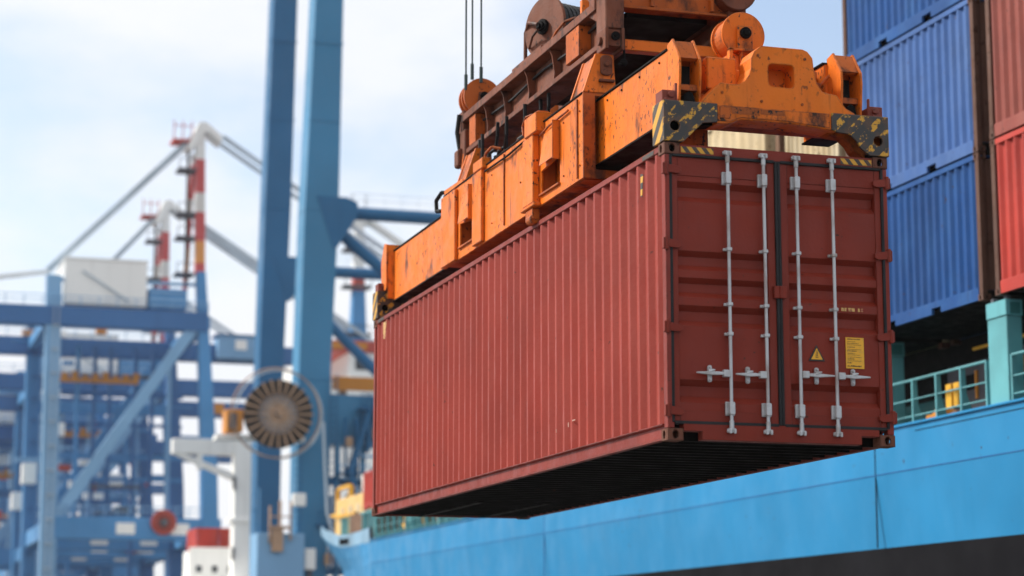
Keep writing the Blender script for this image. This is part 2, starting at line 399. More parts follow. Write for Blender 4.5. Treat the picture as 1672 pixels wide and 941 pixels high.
# roof with shallow cross corrugation, front wall
prof = corr(.12, L - .12, 40, ZT - .014, ZT - .034)
MB().strip(prof, lambda p: (.065, p[0], p[1]), lambda p: (W - .065, p[0], p[1])).build('roof', 'container_red', C0)
prof = corr(.07, W - .07, 9, L - .012, L - .05)
MB().strip(prof, lambda p: (p[0], p[1], ZB + .15), lambda p: (p[0], p[1], ZT - .06)).build('front_wall', 'container_red', C0)
MB().box(.165, W - .165, L - .08, L, ZB, ZB + .155).build('front_sill', 'container_rail_red', C0, bevel=.006)
MB().box(.165, W - .165, L - .08, L, ZT - .10, ZT).build('front_header', 'container_rail_red', C0, bevel=.006)
# underside: cross members, floor, gooseneck tunnel rails
MB().box(.07, W - .07, .14, L - .1, ZB + .135, ZB + .160).build('floor', 'dirt_shade_black', C0)
n = 40
for i in range(n):
    m = MB()
    y = .28 + i * (L - .56) / (n - 1)
    m.box(.07, W - .07, y, y + .012, ZB + .02, ZB + .135); m.box(.07, W - .07, y, y + .05, ZB + .012, ZB + .02); m.build('cross_member', 'dirt_shade_black', C0)
for x0 in (.70, 1.66): MB().box(x0, x0 + .08, 8.9, L - .08, ZB - .006, ZB + .012).build('tunnel_rail', 'dirt_shade_black', C0)
# door end: sill, header, gaskets
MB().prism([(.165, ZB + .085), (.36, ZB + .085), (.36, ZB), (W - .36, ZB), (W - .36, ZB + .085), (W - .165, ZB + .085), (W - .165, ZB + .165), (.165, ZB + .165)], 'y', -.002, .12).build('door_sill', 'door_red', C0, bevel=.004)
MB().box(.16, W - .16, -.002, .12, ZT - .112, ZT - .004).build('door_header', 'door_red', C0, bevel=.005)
for x0 in (.17, W - .52):
    MB().box(x0, x0 + .35, -.006, 0.0, ZT - .088, ZT - .026).build('hazard_tape', 'hazard_tape', C0)
DB, DT = ZB + .175, ZT - .118
RIBS = [(2.583, 2.373), (1.88, 1.683), (1.61, 1.413), (1.333, 1.123), (.594, .366)]
def door_leaf(x0, x1, hinge_left):
    px0, px1 = (x0 + .085, x1 - .105) if hinge_left else (x0 + .105, x1 - .085)
    yo, yi = .028, .092
    prof = [(yo, DT - .20)]
    for a, b in RIBS:
        a += ZB; b += ZB; h = a - b
        prof += [(yo, a), (yi, a - .26 * h), (yi, b + .30 * h), (yo, b)]
    prof.append((yo, DB + .11))
    m = MB().strip(prof, lambda p: (px0, p[0], p[1]), lambda p: (px1, p[0], p[1]))
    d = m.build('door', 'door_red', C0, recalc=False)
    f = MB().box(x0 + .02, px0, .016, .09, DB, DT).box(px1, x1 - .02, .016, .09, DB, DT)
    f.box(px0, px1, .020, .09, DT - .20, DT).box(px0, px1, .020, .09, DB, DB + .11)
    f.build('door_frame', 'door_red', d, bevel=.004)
    g = .024
    gk = MB().box(x0 - .008, x0 + .022, -.006, .06, DB - .01, DT + .01).box(x1 - .022, x1 + .008, -.006, .06, DB - .01, DT + .01)
    gk.box(x0 + .022, x1 - .022, -.004, .05, DT - .012, DT + .022).box(x0 + .022, x1 - .022, -.004, .05, DB - .026, DB + .008)
    gk.build('gasket', 'rubber', d, bevel=.006)
    hx = 0.0 if hinge_left else W
    for z in (2.70, 1.945, 1.11, .285):
        z += ZB; sg = 1 if hinge_left else -1
        h = MB()
        h.prism([(hx + sg * .02, z - .045), (hx + sg * .13, z - .052), (hx + sg * .165, z - .035), (hx + sg * .165, z + .012), (hx + sg * .12, z + .025), (hx + sg * .02, z + .040)], 'y', -.020, .016)
        h.cyl((hx + sg * .006, -.012, z - .07), (hx + sg * .006, -.012, z + .065), .021, 10)
        h.box(hx - .03 if hinge_left else hx - .01, hx + .01 if hinge_left else hx + .03, -.02, .03, z - .06, z + .05)
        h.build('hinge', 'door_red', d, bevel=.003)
    return d
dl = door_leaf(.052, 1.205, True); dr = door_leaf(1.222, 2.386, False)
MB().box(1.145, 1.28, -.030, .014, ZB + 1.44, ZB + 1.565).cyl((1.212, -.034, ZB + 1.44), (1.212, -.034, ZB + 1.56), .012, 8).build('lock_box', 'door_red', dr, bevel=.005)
def lock_rod(d, x):
    m = MB().cyl((x, -.040, ZB + .12), (x, -.040, ZB + 2.86), .0172, 14); m.build('lock_rod', 'rod_grey', d, smooth=True)
    for z, hw, hh in ((2.63, .048, .066), (.315, .048, .068)):
        b = MB(); zc = ZB + z
        b.box(x - hw, x + hw, -.012, .018, zc - hh, zc + hh)
        b.prism(rrect(x - .028, x + .028, zc - hh + .006, zc + hh - .006, .01, 2), 'y', -.072, -.011)
        for dx in (-1, 1):
            for dz in (-1, 1): b.cyl((x + dx * (hw - .011), -.02, zc + dz * (hh - .018)), (x + dx * (hw - .011), -.01, zc + dz * (hh - .018)), .008, 6)
        b.build('rod_bracket', 'galvanised', d, bevel=.004)
    for z in (1.905, 1.352, 1.055):
        b = MB(); zc = ZB + z
        b.box(x - .045, x + .045, -.010, .018, zc - .014, zc + .014); b.box(x - .026, x + .026, -.066, -.010, zc - .017, zc + .017)
        b.build('rod_clamp', 'galvanised', d, bevel=.004)
    for z, up in ((2.885, 1), (.095, -1)):
        b = MB(); zc = ZB + z
        b.cyl((x, -.040, zc - up * .10), (x, -.040, zc + up * .0), .024, 10)
        b.box(x - .040, x + .040, -.055, -.004, zc - .018, zc + .022).box(x - .034, x - .012, -.078, -.054, zc - .03, zc + .016).box(x + .012, x + .034, -.078, -.054, zc - .03, zc + .016)
        b.cyl((x - .05, -.035, zc), (x + .05, -.035, zc), .012, 8)
        b.build('rod_cam', 'casting_rust' if False else 'galvanised', d, bevel=.004)
def handle(d, x, tip, latch, z=.655):
    sg = 1 if tip > x else -1; zc = ZB + z
    m = MB()
    m.box(min(x + sg * .015, x + sg * .085), max(x + sg * .015, x + sg * .085), -.070, -.012, zc - .032, zc + .038)
    m.prism([(x + sg * .07, zc - .012), (latch, zc - .020), (tip, zc - .006), (tip, zc + .008), (latch, zc + .020), (x + sg * .07, zc + .016)], 'y', -.062, -.042)
    m.build('handle', 'galvanised', d, bevel=.005)
    b = MB(); b.prism(rrect(latch - .022, latch + .022, zc - .085, zc + .085, .02, 3), 'y', -.012, .016)
    b.box(latch - .03, latch + .03, -.055, -.012, zc + .012, zc + .042); b.cyl((latch, -.035, zc + .06), (latch, -.010, zc + .06), .015, 8); b.cyl((latch, -.03, zc - .06), (latch, -.010, zc - .06), .014, 8)
    b.cyl((latch - .03, -.058, zc + .01), (latch + .035, -.06, zc + .035), .009, 6)
    b.build('handle_latch', 'galvanised', d, bevel=.004)
for x in (.655, 1.045): lock_rod(dl, x)
for x in (1.405, 1.80): lock_rod(dr, x)
handle(dl, .655, .285, .445); handle(dl, 1.045, .70, .85)
handle(dr, 1.405, 1.775, 1.595, .675); handle(dr, 1.80, 2.165, 1.995, .675)
# warning triangle, data plate, worn stencil
m = MB().prism([(1.523, ZB + .83), (1.702, ZB + .83), (1.612, ZB + .992)], 'y', .018, .026); m.build('warning_triangle', 'sticker_black', dr)
m = MB().prism([(1.550, ZB + .846), (1.675, ZB + .846), (1.612, ZB + .960)], 'y', .014, .018); tr = m.build('triangle_face', 'sticker_yellow', dr)
m = MB()
for i, z in enumerate((.862, .880, .898, .914, .928)):
    hw = (.014, .011, .013, .009, .007)[i]; m.box(1.612 - hw, 1.612 + hw, .0125, .014, ZB + z, ZB + z + .006)
m.box(1.600, 1.604, .0125, .014, ZB + .862, ZB + .90).box(1.620, 1.6235, .0125, .014, ZB + .872, ZB + .925)
m.build('triangle_mark', 'sticker_ink', dr)
px0, px1, pz0, pz1 = 1.935, 2.135, ZB + .770, ZB + 1.085
MB().box(px0, px1, .018, .027, pz0, pz1).build('data_plate', 'sticker_yellow', dr)
m = MB(); rr = random.Random(3)
rows = [(1.062, .013, .86), (1.040, .005, .55), (1.022, .007, .75), (1.008, .003, .92), (.984, .009, .5), (.962, .003, .9), (.944, .010, .62), (.920, .009, .5), (.906, .003, .85), (.884, .003, .92), (.862, .011, .45), (.846, .003, .9), (.822, .013, .30), (.788, .015, .9)]
for z, h, f in rows:
    x = px0 + .016; xe = px0 + .016 + (px1 - px0 - .032) * f
    if h <= .003: m.box(x, xe, .0162, .0178, ZB + z, ZB + z + h); continue
    while x < xe:
        wd = rr.uniform(.004, .014); m.box(x, min(x + wd, xe), .0162, .0178, ZB + z, ZB + z + h * rr.uniform(.6, 1)); x += wd + rr.uniform(.003, .007)
m.build('plate_print', 'sticker_ink', dr)
m = MB()
for a, b in ((1.90, .028), (1.935, .022), (1.975, .030), (2.012, .035), (2.085, .018), (2.118, .020)):
    m.box(a, a + b, .0225, .028, ZB + 1.352, ZB + 1.386)
m.build('stencil_mark', 'worn_stencil', dr)

# ------------------------------------------------------------------ spreader frame clamped on the container
Z = lambda v: ZT + v
SP = thing('spreader', (W / 2, L / 2, ZT), 'orange telescopic container spreader with black and yellow corners, clamped on the red container', 'spreader')
def mx(x, side): return x if side < 0 else W - x
def bx(m, side, x0, x1, y0, y1, z0, z1):
    a, b = mx(x0, side), mx(x1, side); m.box(min(a, b), max(a, b), y0, y1, Z(z0), Z(z1)); return m
def pz(m, side, pts, axis, a, b, holes=()):
    if axis == 'x':
        a, b = mx(a, side), mx(b, side); a, b = min(a, b), max(a, b)
        m.prism([(p[0], Z(p[1])) for p in pts], 'x', a, b, [[(q[0], Z(q[1])) for q in h] for h in holes])
    else:
        m.prism([(mx(p[0], side), Z(p[1])) for p in pts], 'y', a, b, [[(mx(q[0], side), Z(q[1])) for q in h] for h in holes])
    return m
def my(y, end): return y if end < 0 else L - y
# end beams with the raised centre plate
for end in (-1, 1):
    y0, y1 = sorted((my(-.015, end), my(.30, end)))
    hump = [(.40, .43), (.42, .47), (.50, .555), (.61, .665), (.735, .655), (.81, .66), (.875, .70), (.92, .77), (.945, .84), (.95, .95), (.985, 1.025), (1.06, 1.085),
            (1.52, 1.085), (1.575, 1.065), (1.63, 1.00), (1.645, .86), (1.67, .74), (1.73, .655), (1.80, .64), (1.895, .63), (1.94, .56), (1.99, .50), (2.08, .455), (2.11, .43), (1.90, .43), (1.895, .25), (1.72, .265), (1.34, .295), (.82, .295), (.70, .245), (.56, .235), (.56, .43)]
    m = MB(); pz(m, -1, hump, 'y', y0, y1, [rrect(1.135, 1.42, .665, .905, .045)])
    eb = m.build('end_plate', 'spreader_orange', SP, bevel=.006)
    yb0, yb1 = sorted((my(.22, end), my(.26, end)))
    MB().box(1.11, 1.45, yb0, yb1, Z(.64), Z(.93)).build('recess_back', 'spreader_orange', eb)
    m = MB(); yy = sorted((my(.05, end), my(.46, end)))
    m.box(.57, .90, yy[0] + .20, yy[1], Z(.66), Z(1.005)); m.build('end_box', 'spreader_orange', SP, bevel=.012)
    yy = sorted((my(.30, end), my(.52, end)))
    m = MB().box(.3, W - .3, yy[0], yy[1], Z(.30), Z(.62)); m.build('end_beam', 'spreader_rusty', SP, bevel=.01)
    yy = sorted((my(.55, end), my(1.0, end)))
    m = MB().box(.49, W - .49, yy[0], yy[1], Z(.52), Z(.98)); m.build('tie_box', 'spreader_orange', SP, bevel=.01)
    m = MB().box(.36, .70, yy[0], yy[1] - .1, Z(.03), Z(.515)); m.build('hanging_box', 'spreader_rusty', SP, bevel=.012)
    m = MB().box(.70, .80, yy[0] + .05, yy[0] + .25, Z(.01), Z(.09)).box(.76, .88, yy[0] + .08, yy[0] + .22, Z(.01), Z(.06)); m.build('stop_block', 'dirt_shade_black', SP, bevel=.006)
    # small fittings right of the centre plate
    yy = sorted((my(.30, end), my(.50, end)))
    m = MB().box(1.70, 1.86, yy[0], yy[1], Z(.64), Z(.84)).box(1.76, 1.80, yy[0] - .06, yy[1], Z(.86), Z(.94)).cyl((1.86, yy[0] + .04, Z(.80)), (1.98, yy[0] + .04, Z(.93)), .018, 8)
    m.prism([(1.72, Z(.63)), (1.95, Z(.63)), (1.80, Z(1.0)), (1.74, Z(1.0))], 'y', yy[1] - .03, yy[1]); m.build('latch_gear', 'spreader_rusty', SP, bevel=.006)
    for side in (-1, 1):
        # hazard striped corner housing with its hole
        y0, y1 = sorted((my(-.035, end), my(.28, end)))
        prof = [(-.02, .018), (.19, .018), (.235, .06), (.40, .225), (.56, .245), (.56, .435), (-.02, .435)]
        if side > 0: prof = [(-.02, .018), (.20, .018), (.30, .09), (.345, .16), (.42, .225), (.56, .235), (.62, .26), (.62, .435), (-.02, .435)]
        m = MB(); pz(m, side, prof, 'y', y0, y0 + .03, [circ(.10, .175, .052, 18)]) if end < 0 else pz(m, side, prof, 'y', y0, y0 + .03, [circ(.10, .175, .052, 18)])
        inner = [(.01, .02)] + [(max(p[0], .0), p[1]) for p in prof[1:-1]] + [(.01, .433)]
        ch = m.build('corner_housing', 'hazard_worn', SP, bevel=.004)
        m = MB(); pz(m, side, inner, 'y', y0 + .14, y1); bx(m, side, .19, .55, y0 + .03, y0 + .14, .26, .433); m.build('housing_core', 'dirt_shade_black' if side < 0 else 'spreader_rusty', ch)
        m = MB(); bx(m, side, -.02, .008, y0 + .03, y1, .018, .435); m.build('housing_side', 'hazard_side', ch, bevel=.004)
        m = MB(); bx(m, side, .008, .56, y0 + .03, y1, .415, .435); bx(m, side, .008, .19, y0 + .03, y1 - .01, .02, .05); m.build('housing_top', 'dirt_shade_black', ch)
        # twistlock block on top of the corner
        ya, yb = sorted((my(.05, end), my(.24, end)))
        m = MB(); bx(m, side, .0, .145, ya, yb, .435, .56); bx(m, side, .02, .125, ya - .02, yb + .02, .445, .475)
        m.cyl((mx(.09, side), ya - .03, Z(.51)), (mx(.09, side), ya, Z(.51)), .035, 10); bx(m, side, .14, .165, ya, ya + .03, .435, .64); m.build('twistlock_block', 'red_block', SP, bevel=.006)
        m = MB(); m.cyl((mx(.08, side), my(.09, end), Z(-.05)), (mx(.08, side), my(.09, end), Z(.05)), .05, 12); m.build('twistlock', 'dirt_shade_black', SP)
        # guide tower at the end of the beam: two chamfered cheeks, sloping cap, recess darkened by a black panel
        yf, ym, yk = .10, .26, .62
        cheek = [(yf + .02, .435), (yf - .02, .80), (yf - .01, .92), (yf + .17, 1.165), (yk - .21, 1.135), (yk - .21, .435)]
        cheek = [(my(p[0], end), p[1]) for p in cheek]
        m = MB(); pz(m, side, cheek, 'x', .20 if end < 0 else .08, .225 if end < 0 else .105); pz(m, side, cheek, 'x', .42, .445)
        tw = m.build('guide_tower', 'spreader_orange', SP, bevel=.004)
        if end > 0: m = MB(); bx(m, side, .107, .418, L - .415, L - .395, .30, 1.13); m.build('tower_back', 'spreader_orange', tw)
        m = MB(); cap = [(my(yf + .02, end), .93), (my(yf + .16, end), 1.14), (my(yf + .22, end), 1.14), (my(yf + .08, end), .91)]
        pz(m, side, cap, 'x', .225, .42)
        ya, yb = sorted((my(yf + .24, end), my(yf + .27, end))); bx(m, side, .225, .42, ya, yb, .435, 1.13)
        ya, yb = sorted((my(yf + .05, end), my(yf + .24, end))); bx(m, side, .225, .42, ya, yb, .60, .66)
        m.build('tower_web', 'spreader_rusty', tw)
        m = MB(); ya, yb = sorted((my(yf + .225, end), my(yf + .238, end))); bx(m, side, .235, .41, ya, yb, .67, .90); m.build('tower_shade_panel', 'black_steel', tw)  # solid black panel, painting in the darkness of an opening
        m = MB(); ya, yb = sorted((my(yf + .02, end), my(yf + .20, end)))
        pz(m, side, [(.25, .435), (.40, .435), (.36, .56), (.32, .585), (.28, .56)], 'y', ya, yb); m.build('guide_wedge', 'dirt_shade_black', tw)
        # telescopic beam
        ya, yb = sorted((my(.40, end), my(4.2 if side < 0 else .95, end)))
        zb, zt = (.35, 1.075) if end < 0 else (.27, 1.03)
        m = MB(); bx(m, side, .20, .48, ya, yb, zb, zt); tb = m.build('telescopic_beam', 'spreader_orange', SP, bevel=.008)
        m = MB(); bx(m, side, .185, .50, ya, yb, zt + .001, zt + .018); bx(m, side, .185, .50, ya, yb, zb - .02, zb - .001); m.build('beam_flange', 'dirt_shade_black', tb)
# fixed sleeves over the telescopic beams
YS0, YS1 = 2.47, 8.22
for side in (-1,):
    holes = [[(3.27, .30), (3.95, .30), (3.95, .56), (3.27, .62)], [(6.74, .30), (7.42, .30), (7.42, .60), (6.74, .55)]]
    outl = [(YS0, .17), (YS1, .13), (YS1, 1.22), (7.35, 1.20), (7.25, 1.13), (YS0, 1.13)]
    m = MB(); pz(m, side, outl, 'x', .0, .028, holes)
    sv = m.build('sleeve', 'spreader_orange', SP, bevel=.003)
    m = MB(); bx(m, side, .028, .60, YS0 + .03, YS1 - .03, 1.09, 1.12); bx(m, side, .57, .60, YS0 + .03, YS1 - .03, .2, 1.09)
    bx(m, side, .028, .60, YS0 + .03, YS1 - .03, .16, .19)
    for y in (3.22, 3.97, 6.70, 7.44): bx(m, side, .028, .19, y, y + .03, .19, 1.09)
    m.build('sleeve_box', 'spreader_rusty', sv)
    for y in (YS0 - .03, YS1):
        m = MB(); pz(m, side, [(-.004, .165), (.62, .165), (.62, 1.14), (-.004, 1.14)], 'y', y, y + .03, [[(.14, .27), (.54, .27), (.54, 1.10), (.14, 1.10)]])
        m.build('collar', 'spreader_rusty', sv, bevel=.004)
    # proud columns and rub plates
    m = MB(); bx(m, side, -.085, -.001, 4.02, 4.42, .20, 1.02); bx(m, side, -.10, .10, 3.85, 4.30, 1.02, 1.26); bx(m, side, -.095, .0, 3.96, 4.48, .155, .20); m.each('bracket_column', 'spreader_orange', sv, bevel=.01)
    m = MB(); bx(m, side, -.06, .08, 3.90, 4.20, 1.262, 1.285); m.path([(mx(-.09, side), 4.36, Z(1.08)), (mx(-.09, side), 4.40, Z(1.20)), (mx(-.07, side), 4.34, Z(1.30)), (mx(-.02, side), 4.2, Z(1.31))], .016, 6)
    bx(m, side, -.07, .02, 4.08, 4.35, .02, .15); m.cyl((mx(-.03, side), 4.1, Z(.03)), (mx(-.03, side), 4.3, Z(.03)), .06, 10); m.each('bracket_fitting', 'spreader_rusty', sv, bevel=.006)
    m = MB(); bx(m, side, -.05, -.001, 6.28, 6.70, .16, 1.10); bx(m, side, -.06, .06, 6.2, 6.62, 1.10, 1.24); bx(m, side, -.05, -.001, 7.52, YS1 - .02, .13, 1.10)
    m.each('bracket_column', 'spreader_orange', sv, bevel=.01)
    for (ya, yb, zt) in ((3.27, 3.95, .62), (6.74, 7.42, .60)):   # chute hood above each pocket
        m = MB(); pz(m, side, [(-.085, zt - .04), (-.001, zt + .02), (-.001, zt + .36), (-.02, zt + .36)], 'y', ya + .02, yb - .16); bx(m, side, -.09, -.001, ya, ya + .02, zt - .06, zt + .40)
        m.build('pocket_hood', 'spreader_orange', sv, bevel=.004)
        m = MB(); bx(m, side, -.03, .0, ya - .02, yb + .02, .262, .288); m.build('pocket_sill', 'spreader_rusty', sv, bevel=.004)
    m = MB(); bx(m, side, -.018, -.001, 2.62, 2.66, .2, 1.1); bx(m, side, -.018, -.001, 5.4, 5.43, .2, 1.1)
    for y in (2.56, 3.12, 4.75, 5.95):
        for z in ((.33, .95) if y != 4.75 else (.6,)): m.cyl((mx(-.014, side), y, Z(z)), (mx(.0, side), y, Z(z)), .011, 8)
    m.each('bolt_head', 'spreader_rusty', sv, bevel=.003)
    m = MB(); bx(m, side, -.012, .63, YS0, YS1, 1.131, 1.146); m.build('sleeve_lip', 'dirt_shade_black', sv)
    # yokes rising to the headblock
    for yk, dz in ((YS0 - .02, 0.), (7.20, .02)):
        m = MB()
        pz(m, side, [(.0, 1.146), (.39, 1.146), (.365, 1.60), (.15, 1.60)], 'y', yk, yk + .05); pz(m, side, [(.0, 1.146), (.39, 1.146), (.365, 1.60), (.15, 1.60)], 'y', yk + .42, yk + .47)
        m.each('yoke_plate', 'spreader_orange', SP, bevel=.006)
        m = MB(); pz(m, side, [(.02, 1.15), (.05, 1.15), (.19, 1.585), (.16, 1.585)], 'y', yk + .05, yk + .42)
        m.box(min(mx(.17, side), mx(.35, side)), max(mx(.17, side), mx(.35, side)), yk + .05, yk + .42, Z(1.55), Z(1.585)); m.build('yoke_web', 'spreader_rusty', SP)
        m = MB(); pz(m, side, rrect(.20, .34, 1.35, 1.58, .05), 'y', yk - .03, yk - .001); m.cyl((mx(.27, side), yk - .06, Z(1.48)), (mx(.27, side), yk + .5, Z(1.48)), .035, 12); m.box(min(mx(.18, side), mx(.36, side)), max(mx(.18, side), mx(.36, side)), yk - .05, yk - .001, Z(1.27), Z(1.30))
        m.build('yoke_pin', 'headblock_rust', SP, bevel=.005)
    # hook and hose bits at the far end
    m = MB(); m.path([(mx(-.02, side), 8.30, Z(.95)), (mx(-.05, side), 8.42, Z(.97)), (mx(-.05, side), 8.45, Z(1.12)), (mx(.0, side), 8.35, Z(1.22)), (mx(.08, side), 8.25, Z(1.2))], .028, 8); m.build('hose_guard', 'black_steel', sv)
for y in (3.0, 5.2, 7.4): MB().box(.60, 1.25, y, y + .5, Z(.30), Z(1.05)).build('cross_tie', 'spreader_rusty', SP, bevel=.008)
m = MB()
for y in (5.6, 6.2): m.cyl((.35, y, Z(1.13)), (.35, y, Z(1.28)), .10, 14).cyl((.35, y, Z(1.28)), (.35, y, Z(1.34)), .14, 14).box(.12, .6, y - .14, y + .14, Z(1.12), Z(1.17))
m.path([(.06, 6.5, Z(1.12)), (.06, 6.45, Z(1.34)), (.10, 6.30, Z(1.40)), (.2, 6.2, Z(1.36))], .022, 6); m.each('hydraulic_gear', 'spreader_rusty', SP, bevel=.006)
rr = random.Random(11)
for k in range(9):
    y = 4.6 + k * .33; x = rr.uniform(.15, .5); d = rr.uniform(.25, .55); h = rr.uniform(-.08, .12)
    MB().path([(x, y, Z(1.72)), (x + .02, y + d * .15, Z(1.45 + h)), (x + .05, y + d * .5, Z(1.32 + h)), (x + .02, y + d * .8, Z(1.30 + h)), (x, y + d, Z(1.14))], .024, 7).build('hydraulic_hose', 'rubber', SP)
for (y, x, zz, a) in ((4.75, .2, 1.146, .16), (5.15, .3, 1.146, .22), (6.75, .25, 1.146, .2), (3.3, .2, 1.146, .14)):
    MB().box(x, x + .3, y, y + a * 1.4, Z(zz), Z(zz + a)).cyl((x + .1, y + a * .7, Z(zz + a)), (x + .1, y + a * .7, Z(zz + a + .09)), .05, 10).build('valve_block', 'dirt_shade_black' if a > .17 else 'spreader_rusty', SP, bevel=.012)
for y in (.62, 1.2, 1.75, 2.2): MB().cyl((.188, y, Z(1.0)), (.20, y, Z(1.0)), .012, 8).build('bolt_head', 'dirt_shade_black', SP)
MB().path([(-.025, 2.9, Z(1.04)), (-.03, 3.6, Z(1.02)), (-.03, 3.9, Z(.98))], .014, 6).build('conduit', 'spreader_rusty', SP)
MB().path([(-.02, 4.6, Z(1.06)), (-.03, 5.2, Z(1.03)), (-.02, 6.2, Z(1.05))], .014, 6).build('conduit', 'dirt_shade_black', SP)
for (x, z) in ((1.05, .50), (1.50, .50), (1.02, .98), (1.54, .98), (.66, .36), (.66, .28), (1.76, .36), (.62, .56)): MB().cyl((x, -.024, Z(z)), (x, -.014, Z(z)), .015, 8).build('bolt_head', 'spreader_rusty', SP)
MB().prism([(.565, Z(.262)), (.70, Z(.262)), (.82, Z(.31)), (1.34, Z(.31)), (1.72, Z(.28)), (1.80, Z(.275)), (1.80, Z(.425)), (.565, Z(.425))], 'y', -.026, -.0155).build('lower_band', 'scraped_orange', SP, bevel=.003)
MB().box(.585, .70, -.034, -.0265, Z(.29), Z(.41)).build('band_plate', 'spreader_rusty', SP, bevel=.003)
MB().box(.72, 1.02, -.0285, -.0265, Z(.345), Z(.418)).box(1.03, 1.30, -.0285, -.0265, Z(.36), Z(.412)).each('scraped_patch', 'scraped_black', SP)
# rope sheave of the near end on its bracket
m = MB().cyl((1.215, .78, Z(1.44)), (1.215, .82, Z(1.44)), .245, 36).cyl((1.215, 1.06, Z(1.44)), (1.215, 1.10, Z(1.44)), .245, 36); sh = m.build('sheave', 'spreader_orange', SP, bevel=.004)
MB().cyl((1.215, .82, Z(1.44)), (1.215, 1.06, Z(1.44)), .222, 32).build('sheave_rim', 'spreader_rusty', sh)
MB().cyl((1.215, .70, Z(1.44)), (1.215, .78, Z(1.44)), .062, 18).cyl((1.215, .688, Z(1.44)), (1.215, .70, Z(1.44)), .036, 8).build('sheave_hub', 'dirt_shade_black', sh, bevel=.006)
m = MB().box(1.13, 1.30, .735, .775, Z(1.22), Z(1.52)).box(1.02, 1.06, .70, .78, Z(.98), Z(1.26)).box(1.30, 1.34, .70, .78, Z(.98), Z(1.26)).box(1.02, 1.34, .70, .78, Z(1.235), Z(1.265)).box(1.16, 1.18, .72, .78, Z(.98), Z(1.24))
m.box(1.02, 1.40, .78, 1.1, Z(.98), Z(1.20)); m.build('sheave_bracket', 'spreader_orange', SP, bevel=.005)
m = MB().box(.45, W - .45, 2.52, 2.66, Z(1.69), Z(1.82)); m.box(.5, .55, 2.5, 2.52, Z(1.72), Z(1.79)); m.build('link_bar', 'spreader_orange', SP, bevel=.006)

